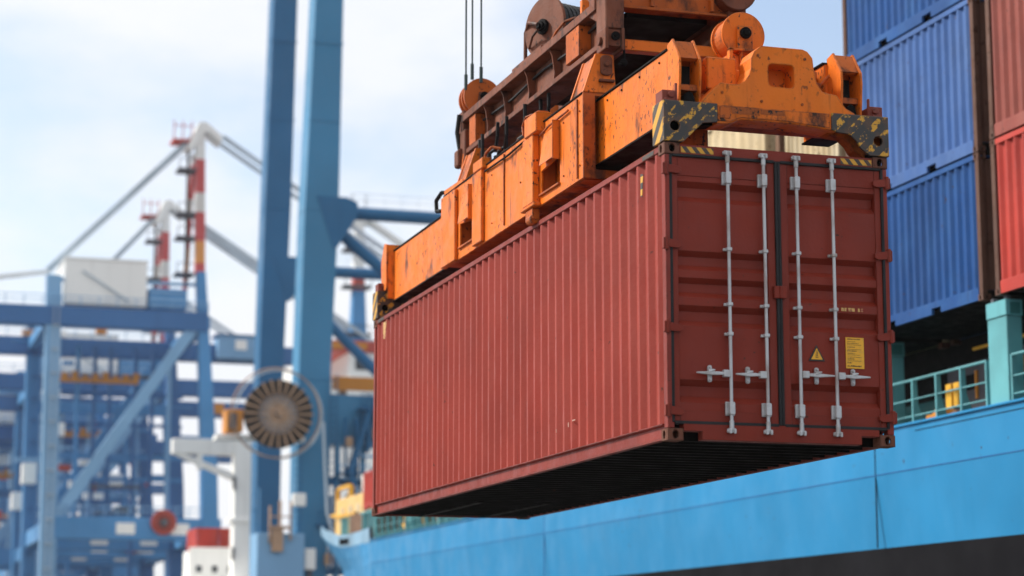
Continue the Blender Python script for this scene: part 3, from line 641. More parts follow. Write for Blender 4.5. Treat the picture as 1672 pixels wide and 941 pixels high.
# ------------------------------------------------------------------ headblock above the spreader
WH = 2.14
def hx(x, side): return x if side < 0 else WH - x
def hbx(m, side, x0, x1, y0, y1, z0, z1):
    a, b = hx(x0, side), hx(x1, side); m.box(min(a, b), max(a, b), y0, y1, Z(z0), Z(z1)); return m
def hpz(m, side, pts, axis, a, b):
    if axis == 'x':
        a, b = hx(a, side), hx(b, side); m.prism([(p[0], Z(p[1])) for p in pts], 'x', min(a, b), max(a, b))
    else: m.prism([(hx(p[0], side), Z(p[1])) for p in pts], 'y', a, b)
    return m
HB = thing('headblock', (WH / 2, 5.3, Z(1.60)), 'rust brown hoist headblock of steel beams with a cable reel, above the orange spreader', 'headblock')
for side in (-1, 1):
    m = MB(); hbx(m, side, .385, .415, 2.62, 8.12, 1.77, 2.17); lb = m.build('web', 'headblock_rust', HB)
    m = MB(); hbx(m, side, .22, .58, 2.62, 8.14, 2.17, 2.275); m.build('top_flange', 'headblock_rust', lb, bevel=.006)
    m = MB(); hbx(m, side, .24, .58, 2.62, 8.10, 1.70, 1.77); m.build('bottom_flange', 'headblock_rust', lb, bevel=.006)
    for y in (3.45, 4.35, 5.35, 6.35, 7.15):
        m = MB(); hpz(m, side, [(.24, 2.17), (.385, 2.17), (.385, 1.775), (.29, 1.775), (.30, 1.9), (.27, 2.1)], 'y', y, y + .025); m.build('stiffener', 'headblock_rust', lb)
    m = MB(); hbx(m, side, .245, .385, 7.55, 7.85, 1.772, 2.168); hbx(m, side, .23, .385, 3.25, 3.72, 1.80, 2.165); m.each('box_stiffener', 'spreader_rusty', lb, bevel=.005)
    # near tower and lugs
    m = MB(); hbx(m, side, .22, .44, 2.30, 2.62, 1.86, 2.95); t = m.build('tower_post', 'headblock_rust', HB, bevel=.012)
    m = MB(); hpz(m, side, [(2.62, 2.15), (2.95, 2.40), (3.15, 2.75), (3.15, 2.95), (2.62, 2.95)], 'x', .20, .25); hpz(m, side, [(2.62, 2.0), (2.95, 2.16), (2.95, 2.5), (2.62, 2.5)], 'x', .25, .40); m.build('tower_gusset', 'headblock_rust', t, bevel=.01)
    m = MB(); hpz(m, side, rrect(.215, .255, 1.62, 1.88, .018), 'y', 2.30, 2.60); hpz(m, side, rrect(.405, .445, 1.62, 1.88, .018), 'y', 2.30, 2.60)
    m.cyl((hx(.18, side), 2.45, Z(1.74)), (hx(.48, side), 2.45, Z(1.74)), .05, 14); hbx(m, side, .255, .405, 2.32, 2.56, 1.66, 1.86); m.build('lug', 'headblock_rust', t, bevel=.006)
    m = MB().cyl((hx(.33, side), 2.27, Z(1.77)), (hx(.33, side), 2.30, Z(1.77)), .05, 14).cyl((hx(.33, side), 2.25, Z(1.77)), (hx(.33, side), 2.27, Z(1.77)), .022, 8)
    m.path([(hx(.47, side), 2.40, Z(1.86)), (hx(.47, side), 2.40, Z(1.55)), (hx(.44, side), 2.38, Z(1.48)), (hx(.39, side), 2.38, Z(1.47))], .014, 6); m.sphere((hx(.46, side), 2.39, Z(1.50)), .045, 10); m.build('lug_pin', 'dirt_shade_black', t)
    m = MB(); hbx(m, side, .22, .50, 7.98, 8.26, 1.62, 2.05); hpz(m, side, rrect(.16, .26, 1.55, 1.80, .04), 'y', 8.1, 8.3); hbx(m, side, .24, .44, 8.14, 8.36, 1.85, 2.35); m.build('end_lug', 'headblock_rust', HB, bevel=.012)
    m = MB(); hpz(m, side, [(.20, 1.50), (.34, 1.46), (.38, 1.66), (.22, 1.72)], 'y', 8.02, 8.12); m.cyl((hx(.27, side), 7.98, Z(1.57)), (hx(.27, side), 8.16, Z(1.57)), .04, 10); m.build('shackle', 'spreader_rusty', HB, bevel=.006)
    m = MB(); m.path([(hx(.21, side), 8.22, Z(2.30)), (hx(.19, side), 8.26, Z(2.05)), (hx(.22, side), 8.24, Z(1.82))], .03, 8); m.build('hose', 'rubber', HB)
    for y in (3.0, 4.0, 4.9, 5.9, 6.8, 7.4):
        m = MB(); m.cyl((hx(.375, side), y, Z(1.84)), (hx(.386, side), y, Z(1.84)), .022, 8); m.build('bolt_head', 'dirt_shade_black', lb)
    m = MB(); m.path([(hx(.36, side), 2.9, Z(2.10)), (hx(.34, side), 4.0, Z(2.03)), (hx(.36, side), 5.0, Z(2.09)), (hx(.34, side), 6.2, Z(2.02)), (hx(.36, side), 7.6, Z(2.08))], .018, 6); m.build('cable', 'rubber', lb)
    # far sheave block
    cx = .48; m = MB()
    for y in (8.00, 8.12, 8.24): m.cyl((hx(cx, side), y, Z(2.52)), (hx(cx, side), y + .05, Z(2.52)), .265, 32)
    m.cyl((hx(cx, side), 8.01, Z(2.52)), (hx(cx, side), 8.27, Z(2.52)), .22, 28)
    sh = m.build('sheave_block', 'spreader_rusty', HB, bevel=.004)
    m = MB(); hpz(m, side, [(cx - .10, 2.275), (cx + .10, 2.275), (cx + .06, 2.58), (cx - .06, 2.58)], 'y', 7.955, 7.985); hpz(m, side, [(cx - .16, 2.1), (cx + .12, 2.1), (cx + .08, 2.58), (cx - .06, 2.58)], 'y', 8.31, 8.34); m.build('sheave_cheek', 'headblock_rust', sh, bevel=.005)
    MB().cyl((hx(cx, side), 7.90, Z(2.52)), (hx(cx, side), 8.36, Z(2.52)), .052, 16).build('sheave_pin', 'dirt_shade_black', sh)
m = MB().box(.44, WH - .44, 2.40, 2.60, Z(2.15), Z(2.75)); m.box(.44, WH - .44, 2.34, 2.399, Z(2.125), Z(2.16)); m.build('front_beam', 'spreader_rusty', HB, bevel=.006)
MB().box(1.50, 1.54, 2.33, 2.399, Z(2.171), Z(2.75)).box(.78, .82, 2.34, 2.399, Z(2.171), Z(2.75)).each('beam_rib', 'spreader_rusty', HB)
MB().box(.58, WH - .58, 7.7, 8.0, Z(1.75), Z(2.0)).build('rear_beam', 'headblock_rust', HB, bevel=.006)
MB().box(.58, WH - .58, 2.601, 6.6, Z(2.10), Z(2.165)).build('shade_plate', 'dirt_shade_black', HB)  # plate added in black so the space between the beams looks shaded
m = MB(); m.cyl((1.78, 2.22, Z(2.42)), (1.78, 2.45, Z(2.42)), .24, 28); m.build('round_cover', 'headblock_rust', HB, bevel=.01)
for (x, y, zz, a) in ((.9, 5.0, 2.12, .5), (1.3, 6.4, 2.12, .6), (1.5, 3.8, 2.12, .7)): MB().box(x, x + .5, y, y + .8, Z(zz), Z(zz + a)).build('machinery_box', 'headblock_rust', HB, bevel=.02)
# cable reel standing on the left beam
ax = Vector((-math.cos(R(20)), -math.sin(R(20)), 0)); c0 = Vector((.52, 5.42, Z(2.78)))
m = MB().cyl(c0, c0 - ax * .04, .40, 40); rl = m.build('cable_reel', 'headblock_rust', HB, bevel=.006)
MB().cyl(c0 - ax * .62, c0 - ax * .66, .40, 40).build('reel_flange', 'headblock_rust', rl, bevel=.006)
m = MB()
for i in range(16): m.cyl(c0 - ax * (.045 + i * .036), c0 - ax * (.079 + i * .036), .345 if i % 2 else .335, 32)
m.build('reel_winding', 'rubber', rl)
m = MB().cyl(c0 + ax * .05, c0, .10, 20).cyl(c0 + ax * .08, c0 + ax * .05, .065, 16).cyl(c0 + ax * .11, c0 + ax * .08, .035, 10); m.build('reel_hub', 'dirt_shade_black', rl, bevel=.006)
m = MB(); p = c0 + ax * .10
m.path([p + Vector((0, 0, .02)), p + Vector((-.02, .30, .12)), p + Vector((-.02, .44, .02)), p + Vector((-.02, .46, -.46))], .026, 8)
m.path([p + Vector((0, 0, -.05)), p + Vector((-.02, .16, -.10)), p + Vector((-.02, .30, -.22))], .016, 6); m.build('reel_arm', 'headblock_rust', rl)
m = MB().box(.26, 1.1, 4.75, 5.95, Z(2.28), Z(2.345)); m.prism([(5.15, Z(2.345)), (5.70, Z(2.345)), (5.55, Z(2.72)), (5.30, Z(2.72))], 'x', .62, .68); m.build('reel_stand', 'headblock_rust', HB, bevel=.005)
m = MB().path([(.40, 4.9, Z(2.36)), (.45, 4.72, Z(2.52)), (.5, 4.55, Z(2.60)), (.6, 4.4, Z(2.62))], .018, 6).path([(.38, 4.95, Z(2.34)), (.5, 4.8, Z(2.42)), (.7, 4.72, Z(2.4))], .03, 6); m.build('hose', 'spreader_rusty', HB)
m = MB().box(.36, .46, 3.50, 3.58, Z(2.28), Z(2.56)).box(.33, .49, 3.48, 3.6, Z(2.28), Z(2.33)); m.build('rope_socket', 'spreader_orange', HB, bevel=.008)

# hoist ropes
def rope(x, y, z, label, r=.013):
    m = MB().cyl((x, y, Z(z) + .1), (x, y, 48), r, 8); o = m.build('hoist_rope', 'wire_rope', None, loc=(x, y, Z(z)), smooth=True)
    tag(o, label, 'wire rope', 'ropes holding the headblock')
    MB().cyl((x, y, Z(z) - .12), (x, y, Z(z) + .10), .024, 10).build('rope_sleeve', 'wire_rope', o)
rope(.245, 8.02, 2.72, 'leftmost of the three dark wire ropes rising from the round sheave block')
rope(.375, 8.16, 2.92, 'middle one of the three dark wire ropes rising from the round sheave block')
rope(.435, 7.93, 2.82, 'rope nearest the cable reel among the three rising from the sheave block')
rope(.41, 3.54, 2.66, 'single dark wire rope rising from an orange socket, right of the cable reel', .02)

# ------------------------------------------------------------------ the container ship alongside
SH = thing('container_ship', (20, 30, -3.5), 'long light blue container ship with black lower hull, moored behind the hanging red container', 'ship')
HX = 12.0
STA = [(-60, 12, 6.12), (-20, 12, 6.12), (10, 12, 6.12), (30, 12, 6.12), (50, 12, 6.12), (62, 12.0, 6.12), (66, 12.45, 6.16), (70, 13.0, 6.28), (76, 13.95, 6.55), (82, 15, 6.95), (89, 16.2, 7.5), (96, 17.5, 8.1), (102, 18.7, 8.55), (107.7, 20, 8.95)]
def hull_pt(i, lev):
    """lev 0 deck edge, 1 knuckle, 2 paint line, 3 waterline and below"""
    y, x, zd = STA[i]
    z = (zd, 5.24 + (zd - 6.12) * .45, 3.81, -3.5)[lev]
    if y > 62:
        ys = (107.7, 101.0, 98.0, 95.0)[lev] + (0 if lev else 0)
        y = 62 + (y - 62) * (ys - 62) / 45.7
    return (x + (0, .0, .13, .55)[lev] * max(0, (20 - x) / 8), y, z)
def hull_rows(l0, l1, side):
    rows = []
    for i in range(len(STA)):
        a, b = hull_pt(i, l0), hull_pt(i, l1)
        if side > 0: a = (40 - a[0], a[1], a[2]); b = (40 - b[0], b[1], b[2])
        rows.append([tuple(a[k] + (b[k] - a[k]) * t for k in range(3)) for t in ((0, .5, 1) if side < 0 else (1, .5, 0))])
    return rows
m = MB()
for side in (-1, 1):
    m.grid(hull_rows(0, 1, side)); m.grid(hull_rows(1, 2, side))
bmesh.ops.remove_doubles(m.bm, verts=m.bm.verts, dist=.002); m.build('hull', 'hull_blue', SH, recalc=True)
m = MB()
for side in (-1, 1): m.grid(hull_rows(2, 3, side))
bmesh.ops.remove_doubles(m.bm, verts=m.bm.verts, dist=.002); m.build('boot_topping', 'hull_black', SH, recalc=True)
m = MB().grid([[(hull_pt(i, 0)[0], hull_pt(i, 0)[1], hull_pt(i, 0)[2] - .03), (40 - hull_pt(i, 0)[0], hull_pt(i, 0)[1], hull_pt(i, 0)[2] - .03)] for i in range(len(STA))]); m.build('deck', 'deck_teal_dark', SH)
m = MB(); rows = []
for i in range(5, len(STA)):
    x, y, z = hull_pt(i, 0); h = .52 if i < len(STA) - 3 else .40
    if i == 5: y += .3
    rows.append([(x + .02, y, z - .05), (x + .0, y + .02, z + h), (x + .12, y + .02, z + h), (x + .14, y, z - .05)])
m.grid(rows); m.build('bow_bulwark', 'bulwark_grey_blue', SH, recalc=True)
m = MB()
for (y, a) in ((70.6, .22), (71.6, .5), (73.0, .34), (74.2, .6), (75.6, .3)):
    i = next(k for k in range(len(STA) - 1) if STA[k + 1][0] > y); t = (y - STA[i][0]) / (STA[i + 1][0] - STA[i][0])
    x0 = STA[i][1] + t * (STA[i + 1][1] - STA[i][1]); zd = STA[i][2] + t * (STA[i + 1][2] - STA[i][2])
    m.bar((x0 - .02, y, zd + .24), (x0 + a * .16 - .02, y + a, zd + .24), .06, .26)
m.each('bow_lettering', 'hull_black', SH)
# welded seams of the shell plating
for y in (-2, 19.3, 40.5): MB().box(HX - .006, HX + .01, y, y + .035, 3.82, 6.1).build('weld_seam', 'hull_black' if y == 19.3 else 'container_blue', SH)
MB().box(HX - .008, HX + .01, -40, 61.9, 5.24, 5.255).build('weld_seam', 'container_blue', SH)
MB().box(HX - .006, HX + .01, 12.4, 17.6, 5.97, 5.985).build('weld_seam', 'hull_black', SH)
MB().box(HX - .05, HX + .06, -20, 62, 6.10, 6.15).build('gunwale', 'hull_blue', SH, bevel=.01)
# railings with flat stanchions
def railing(y0, y1, n):
    for z, r in ((6.98, .028), (6.60, .018), (6.28, .018)):
        MB().cyl((HX + .08, y0, z), (HX + .08, y1, z), r, 8).build('rail', 'deck_teal', SH)
    for i in range(n):
        y = y0 + (y1 - y0) * i / (n - 1)
        m = MB().prism([(HX + .05, 6.13), (HX + .30, 6.13), (HX + .17, 6.5), (HX + .15, 6.99), (HX + .05, 6.99)], 'y', y - .028, y + .028)
        m.build('stanchion', 'deck_teal', SH, bevel=.004)
railing(14.95, 31.0, 18); railing(43.0, 61.6, 21); railing(9.2, 14.05, 6)
# pillars carrying the outboard containers
def pillar(x0, x1, y0, y1):
    m = MB().box(x0, x1, y0, y1, 6.13, 7.70); p = m.build('pillar', 'deck_teal', SH, bevel=.012)
    MB().box(x0 - .015, x1 + .015, y0 - .015, y1 + .015, 7.705, 8.0).build('pillar_head', 'deck_teal', p, bevel=.012)
    MB().box(x0 + .06, x1 - .04, y0 - .03, y0 - .016, 7.74, 7.95).build('lashing_socket', 'deck_teal_dark', p, bevel=.005)
    for y in (y0 + .1, y1 - .12):
        MB().box(x0 + .04, x0 + .14, y - .05, y + .05, 8.0, 8.08).build('stacking_cone', 'grey_steel', p, bevel=.01)
pillar(12.05, 12.36, 14.14, 14.82); pillar(12.2, 12.86, 19.6, 20.3); pillar(12.05, 12.4, 8.3, 8.9)
for y in (26.2, 44.6, 49.0, 53.5, 58.0): pillar(12.5, 12.9, y, y + .6)
MB().box(14.6, 27.5, 4, 33, 7.72, 7.95).build('hatch_cover', 'dirt_shade_black', SH)  # black colour stands in for the shade under the containers
MB().box(12.95, 27.5, 42, 60, 7.5, 7.75).build('hatch_cover', 'deck_teal_dark', SH)
MB().box(14.46, 14.59, 4, 33, 6.1, 9.6).build('dark_backing', 'dirt_shade_black', SH)  # black sheet added to close the sky gap and keep this space dark
for y0, y1, zt_ in ((4, 33, 7.0), (42, 60, 7.45)): MB().box(14.2, 14.45, y0, y1, 6.1, zt_).build('hatch_coaming', 'deck_teal_dark', SH)
m = MB().box(13.6, 14.25, 17.6, 19.2, 6.1, 7.45); dh = m.build('vent_house', 'grey_steel', SH, bevel=.02)
MB().box(13.58, 13.6, 18.0, 18.4, 6.9, 7.2).build('vent_opening', 'dirt_shade_black', dh); MB().box(13.56, 13.6, 17.95, 18.02, 6.7, 7.25).build('vent_pipe', 'far_orange', dh)
MB().box(13.5, 13.6, 12.6, 17.2, 6.9, 7.5).box(13.5, 13.6, 12.6, 16.8, 6.1, 6.85).build('pipe_casing', 'grey_steel', SH, bevel=.02)
m = MB().cyl((13.1, 15.55, 6.13), (13.1, 15.55, 7.62), .05, 8).cyl((13.1, 13.2, 7.55), (13.1, 17.2, 7.55), .035, 8).cyl((13.1, 15.05, 7.15), (13.1, 15.05, 7.55), .045, 8).box(13.04, 13.16, 15.4, 15.72, 6.9, 7.2); m.build('pipe_stand', 'locker_yellow', SH)
for y in (16.72, 17.02): MB().box(12.42, 12.52, y - .11, y + .11, 6.36, 6.82).cyl((12.41, y, 6.7), (12.42, y, 6.7), .06, 10).build('lamp_box', 'locker_yellow', SH, bevel=.02)
for (y, z, a, mt) in ((15.9, 6.13, .5, 'lashing_brown'), (16.2, 6.45, .3, 'far_orange'), (15.2, 6.13, .7, 'lashing_brown'), (18.6, 6.13, .6, 'far_orange'), (17.9, 6.13, .45, 'lashing_brown')):
    MB().cyl((13.0, y, z + a * .35), (13.4, y, z + a * .35), a * .35, 12).box(12.9, 13.3, y - .25, y + .25, z, z + a * .5).build('winch', mt, SH, bevel=.02)
for i in range(7):
    y = 44 + i * 2.5
    MB().box(13.2, 13.6, y, y + 1.0, 6.1, 6.1 + (.9, .6, 1.1)[i % 3]).cyl((13.0, y + 1.6, 6.1), (13.0, y + 1.6, 7.3), .06, 8).box(12.9, 13.1, y + 1.2, y + 1.9, 6.5, 6.7).build('deck_gear', ('locker_yellow', 'lashing_brown', 'ship_yellow')[i % 3], SH, bevel=.02)
# forecastle gear
m = MB().box(15.0, 17.6, 75.6, 81.6, 7.0, 9.05); fh = m.build('forecastle_house', 'ship_yellow', SH, bevel=.05)
for y in (76.6, 78.2, 79.8): MB().box(14.97, 15.0, y, y + .7, 7.9, 8.6).build('door_panel', 'container_cream', fh)
m = MB()
for y in (83.0, 86.0): m.box(16.0, 16.2, y, y + .2, 7.0, 9.9)
for z in (8.3, 9.2, 9.85): m.box(16.02, 16.18, 83.2, 86.0, z, z + .16)
m.box(16.02, 16.5, 83.2, 86.0, 8.46, 9.19).box(16.1, 16.6, 84.1, 85.0, 7.2, 8.3); m.build('mooring_frame', 'locker_yellow', SH)
MB().cyl((16.2, 80.2, 9.0), (16.2, 80.2, 10.2), .22, 10, r2=.3).build('vent_cowl', 'white_paint', SH)
for i in range(14):
    y = 63 + i * 1.3; k = next(q for q in range(len(STA) - 1) if STA[q + 1][0] > y); t = (y - STA[k][0]) / (STA[k + 1][0] - STA[k][0]); x = STA[k][1] + t * (STA[k + 1][1] - STA[k][1]); z = STA[k][2] + t * (STA[k + 1][2] - STA[k][2])
    MB().box(x + .25, x + .37, y, y + .12, z, z + 1.3).build('stanchion', 'deck_teal', SH)
for i, (x, y, a, h, mt) in enumerate(((14.6, 71.0, 1.2, 1.2, 'ship_yellow'), (15.2, 73.2, .8, 1.6, 'lashing_brown'), (15.0, 69.2, .6, 1.9, 'locker_yellow'), (16.4, 83.0, 1.4, .9, 'ship_yellow'), (16.6, 87.0, 1.2, 1.0, 'locker_yellow'), (17.4, 91.0, 1.0, .8, 'lashing_brown'))):
    MB().box(x, x + a, y, y + a * 1.3, 6.4 + (y - 69) * .06, 7.0 + (y - 69) * .06 + h).cyl((x + a * .5, y + a, 7 + h), (x + a * .5, y + a, 8.0 + h + (y - 69) * .06), .09, 8).build('deck_gear', mt, SH, bevel=.04)
for i in range(9):
    y = 71 + i * 1.7; k = next(q_ for q_ in range(len(STA) - 1) if STA[q_ + 1][0] > y); t = (y - STA[k][0]) / (STA[k + 1][0] - STA[k][0]); x = STA[k][1] + t * (STA[k + 1][1] - STA[k][1]) + .3; z = STA[k][2] + t * (STA[k + 1][2] - STA[k][2])
    MB().box(x, x + .12, y, y + .12, z, z + 1.5).box(x, x + .1, y, y + 1.7, z + 1.4, z + 1.5).build('yellow_rail', 'locker_yellow', SH)
pts = [(HX + .3, 62.5, 7.35), (13.3, 70, 7.6), (15.3, 82, 8.2)]; MB().path(pts, .05, 8).build('rail', 'deck_teal', SH)
MB().box(13.0, 16, 65.5, 70, 6.15, 7.6).build('forecastle_break', 'lashing_brown', SH, bevel=.03)

# ------------------------------------------------------------------ containers standing on the ship
def ship_container(y0, y1, z0, z1, mat, label, group, n, rail=None, endmat=None, x0=12.0):
    t = thing('shipping_container', (x0, (y0 + y1) / 2, z0), label, 'container', group); rail = rail or mat; x1 = x0 + W
    prof = corr(y0 + .13, y1 - .13, n, x0 + .012, x0 + .066, .18, .27, .28)
    MB().strip(prof, lambda p: (p[1], p[0], z0 + .24), lambda p: (p[1], p[0], z1 - .10)).build('side_wall', mat, t, recalc=True)
    MB().box(x0, x0 + .07, y0 + .17, y1 - .17, z1 - .112, z1 - .01).build('top_rail', rail, t, bevel=.006)
    f0, f1 = y0 + (y1 - y0) * .33, y0 + (y1 - y0) * .67
    m = MB().prism([(y0 + .17, z0 + .02), (f0 - .18, z0 + .02), (f0 - .18, z0 + .135), (f0 + .18, z0 + .135), (f0 + .18, z0 + .02), (f1 - .18, z0 + .02), (f1 - .18, z0 + .135), (f1 + .18, z0 + .135), (f1 + .18, z0 + .02), (y1 - .17, z0 + .02), (y1 - .17, z0 + .25), (y0 + .17, z0 + .25)], 'x', x0 + .003, x0 + .06); m.build('bottom_rail', rail, t)
    MB().box(x0 + .10, x1 - .05, y0 + .08, y1 - .08, z0 + .10, z0 + .20).build('floor', 'dirt_shade_black', t)
    MB().strip(corr(x0 + .10, x1 - .10, 8, y0 + .03, y0 + .06), lambda p: (p[0], p[1], z0 + .2), lambda p: (p[0], p[1], z1 - .1)).build('end_wall', endmat or mat, t)
    MB().strip(corr(x0 + .10, x1 - .10, 8, y1 - .03, y1 - .06), lambda p: (p[0], p[1], z0 + .2), lambda p: (p[0], p[1], z1 - .1)).build('end_wall', endmat or mat, t)
    MB().box(x1 - .06, x1 - .02, y0 + .1, y1 - .1, z0 + .1, z1 - .05).build('side_wall', mat, t)
    MB().box(x0 + .05, x1 - .05, y0 + .1, y1 - .1, z1 - .05, z1 - .02).build('roof', mat, t)
    for ys, sy in ((y0, -1), (y1, 1)):
        ya, yb = (ys, ys + .14) if sy < 0 else (ys - .14, ys)
        for xa in (x0, x1 - .1):
            MB().box(xa, xa + .1, ya + .004, yb, z0 + .115, z1 - .115).build('corner_post', endmat or rail, t, bevel=.006)
        for xs, sx in ((x0 - .006, -1), (x1 + .006, 1)):
            for zc in (z0, z1 - .118):
                xa, xb = (xs, xs + .165) if sx < 0 else (xs - .165, xs); ya, yb = (ys - .004, ys + .175) if sy < 0 else (ys - .175, ys + .004)
                casting_mb(xa, xb, ya, yb, zc, zc + .116, sy, sx).build('corner_casting', endmat or 'casting_rust', t)
    return t
GB = 'blue containers stacked on the ship'
ship_container(14.84, 20.25, 8.09, 10.84, 'container_blue', 'deep blue container, lowest of the blue stack on the ship', GB, 18, endmat='post_rusty')
ship_container(14.84, 20.25, 10.86, 13.84, 'container_pale_blue', 'pale violet blue container, middle of the blue stack on the ship', GB, 18, endmat='post_rusty')
ship_container(14.84, 20.25, 13.86, 16.75, 'container_blue', 'topmost blue container of the blue stack, cut off by the photo edge', GB, 18, endmat='post_rusty')
GR = 'red containers stacked on the ship'
ship_container(8.55, 14.40, 8.09, 10.95, 'container_bright_red', 'bright red container at the right edge, standing on the teal pillar', GR, 19, endmat='post_rusty')
ship_container(8.55, 14.40, 10.97, 13.85, 'container_salmon', 'faded salmon red container at the right edge, on top of the bright red one', GR, 19, endmat='post_rusty')
ship_container(8.55, 14.40, 13.87, 16.7, 'container_salmon', 'faded red container high above the salmon one in the upper right corner', GR, 19, endmat='post_rusty')
GC = 'cream containers stacked on the ship'
for ya, yb, nm in ((20.6, 23.25, 'nearest the blue stack'), (24.35, 29.2, 'left of the brown lashing frame')):
    ship_container(ya, yb, 8.09, 10.84, 'container_cream', 'dirty cream short container low in the stack ' + nm, GC, 9)
    ship_container(ya, yb, 10.86, 13.9 if ya < 24 else 14.35, 'container_cream', 'dirty cream short container, upper tier of the stack ' + nm, GC, 9)
lf = MB().box(12.2, 12.6, 23.42, 23.62, 6.1, 14.0).box(12.2, 12.6, 24.0, 24.2, 6.1, 14.0).box(12.45, 12.55, 23.62, 24.0, 6.1, 13.9)
for z in (8, 9.5, 11, 12.5, 13.3): lf.box(12.3, 12.45, 23.62, 24.0, z, z + .15)
tag(lf.build('lashing_frame', 'lashing_brown', None, loc=(12.4, 23.8, 6.1)), 'rusty brown lashing frame between the two cream stacks on the ship', 'lashing frame')
t = ship_container(64.6, 67.6, 7.65, 9.2, 'container_bright_red', 'small red container on the foredeck, peeping out left of the hanging red one', None, 8, x0=13.0)

# ------------------------------------------------------------------ near quay crane beyond the bow
NC = thing('quay_crane', (26, 148, 0), 'big blue quay crane with two tall legs and a round brown cable reel', 'crane')
def box_leg(m, pts):
    for (p0, w0), (p1, w1) in zip(pts, pts[1:]): m.taper(p0, p1, w0, w1)
    return m
for (Y, dx, k) in ((135, 0, 1.0), (161, 1.75, 1.165)):
    zz = lambda v: 1.7 + (v - 1.7) * k
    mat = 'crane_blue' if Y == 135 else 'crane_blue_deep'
    f = lambda x: (x - 25.2) * 1.0 + 25.2 + dx
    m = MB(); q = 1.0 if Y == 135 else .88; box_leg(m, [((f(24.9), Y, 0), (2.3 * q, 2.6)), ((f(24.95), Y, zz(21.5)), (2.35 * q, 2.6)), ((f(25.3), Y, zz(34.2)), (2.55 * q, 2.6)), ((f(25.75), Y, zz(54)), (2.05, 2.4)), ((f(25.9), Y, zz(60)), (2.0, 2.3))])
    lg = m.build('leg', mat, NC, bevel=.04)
    m = MB()
    for zc in (12, 28, 41, 47): m.box(f(25.2 + .022 * (zc - 30)) - 1.20, f(25.2 + .022 * (zc - 30)) + 1.20, Y - 1.315, Y - 1.28, zz(zc), zz(zc) + .12)
    m.each('seam', mat, lg)
    zt = 34.4 if Y == 135 else 34.6
    m = MB().prism([(f(24.9), zt + .9), (f(27.2), zt + .9), (f(28.0), zt + .55), (f(28.0), zt - .5), (f(27.3), zt - 1.6), (f(26.5), zt - 2.9), (f(26.2), zt - 3.0)], 'y', Y - 1.36, Y - 1.1)
    m.prism([(f(24.9), zt + .9), (f(27.2), zt + .9), (f(28.0), zt + .55), (f(28.0), zt - .5), (f(27.3), zt - 1.6), (f(26.5), zt - 2.9), (f(26.2), zt - 3.0)], 'y', Y + 1.1, Y + 1.36)
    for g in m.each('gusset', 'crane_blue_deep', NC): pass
    MB().cyl((f(26.9), Y, zt), (f(48), Y, zt), .50, 20).build('tie_tube', 'crane_blue_deep', NC, smooth=True)
    MB().cyl((f(26.9), Y, zt - 1.5), (f(37.5), Y, zt - 9.8 * k), .46, 18).build('brace_tube', 'crane_blue_deep', NC, smooth=True)
    m = MB()
    for z in (.55, 1.05): m.cyl((f(27.8), Y, zt + .5 + z), (f(47.5), Y, zt + .5 + z), .016, 6)
    for i in range(16): m.cyl((f(27.8) + i * 1.31, Y, zt + .4), (f(27.8) + i * 1.31, Y, zt + 1.55), .014, 6)
    m.build('handrail', 'pale_stay', NC)
    MB().taper((f(48.6), Y, 0), (f(48.6), Y, zz(36)), (2.3, 2.4), (2.0, 2.2)).build('leg', mat, NC, bevel=.04)
m = MB().box(24.8, 48, 133.9, 136.0, 16.9, 20.6); m.build('portal_beam', 'crane_blue', NC, bevel=.05)
MB().box(26.3, 30.5, 133.7, 133.9, 20.9, 21.9).build('lamp_rack', 'far_orange', NC)
# walkways and stairs on the portal
m = MB()
for k, (xa, za, xb, zb) in enumerate(((27.6, 6, 28.6, 10.5), (28.6, 10.5, 27.5, 14.8), (27.5, 14.8, 28.9, 19.5))):
    for y in (132.6, 133.5): m.bar((xa, y, za), (xb, y, zb), .12, .34); m.bar((xa, y, za + 1.1), (xb, y, zb + 1.1), .06, .06)
    for i in range(12):
        t = (i + .5) / 12; m.box(xa + (xb - xa) * t - .16, xa + (xb - xa) * t + .16, 132.6, 133.5, za + (zb - za) * t - .02, za + (zb - za) * t + .02)
    m.box(xb - .9, xb + .9, 132.4, 133.7, zb - .1, zb)
m.build('stairway', 'crane_blue_deep', NC)
m = MB()
for x in (23.75, 26.3):
    for i in range(38): m.box(x - .25, x + .25, 133.3, 133.36, 3 + i * .5, 3.05 + i * .5)
    m.box(x - .28, x - .22, 133.3, 133.38, 2, 22).box(x + .22, x + .28, 133.3, 133.38, 2, 22)
m.build('ladder', 'crane_blue_deep', NC)
m = MB().box(20.6, 24.0, 131.8, 134.6, 7.0, 10.3); m.build('drive_house', 'far_blue_light', NC, bevel=.05)
MB().box(21.6, 22.4, 131.5, 131.8, 9.0, 10.6).box(21.4, 21.5, 131.5, 131.8, 9.6, 12.2).box(22.9, 23.0, 131.5, 131.8, 9.8, 12.6).box(21.4, 23.0, 131.4, 131.9, 10.6, 10.8).box(21.4, 23.0, 131.4, 131.5, 11.4, 11.5).box(22.1, 22.25, 131.5, 131.8, 10.8, 12.6).build('ladder_cage', 'reel_brown', NC)
MB().box(23.0, 23.9, 131.0, 131.8, 12.2, 13.1).build('lamp_housing', 'white_paint', NC, bevel=.05)
MB().box(24.2, 25.0, 132.6, 133.4, 7.8, 9.3).build('switch_cabinet', 'white_paint', NC, bevel=.05); MB().box(24.5, 24.8, 132.8, 133.2, 0, 7.8).build('cabinet_post', 'grey_steel', NC)
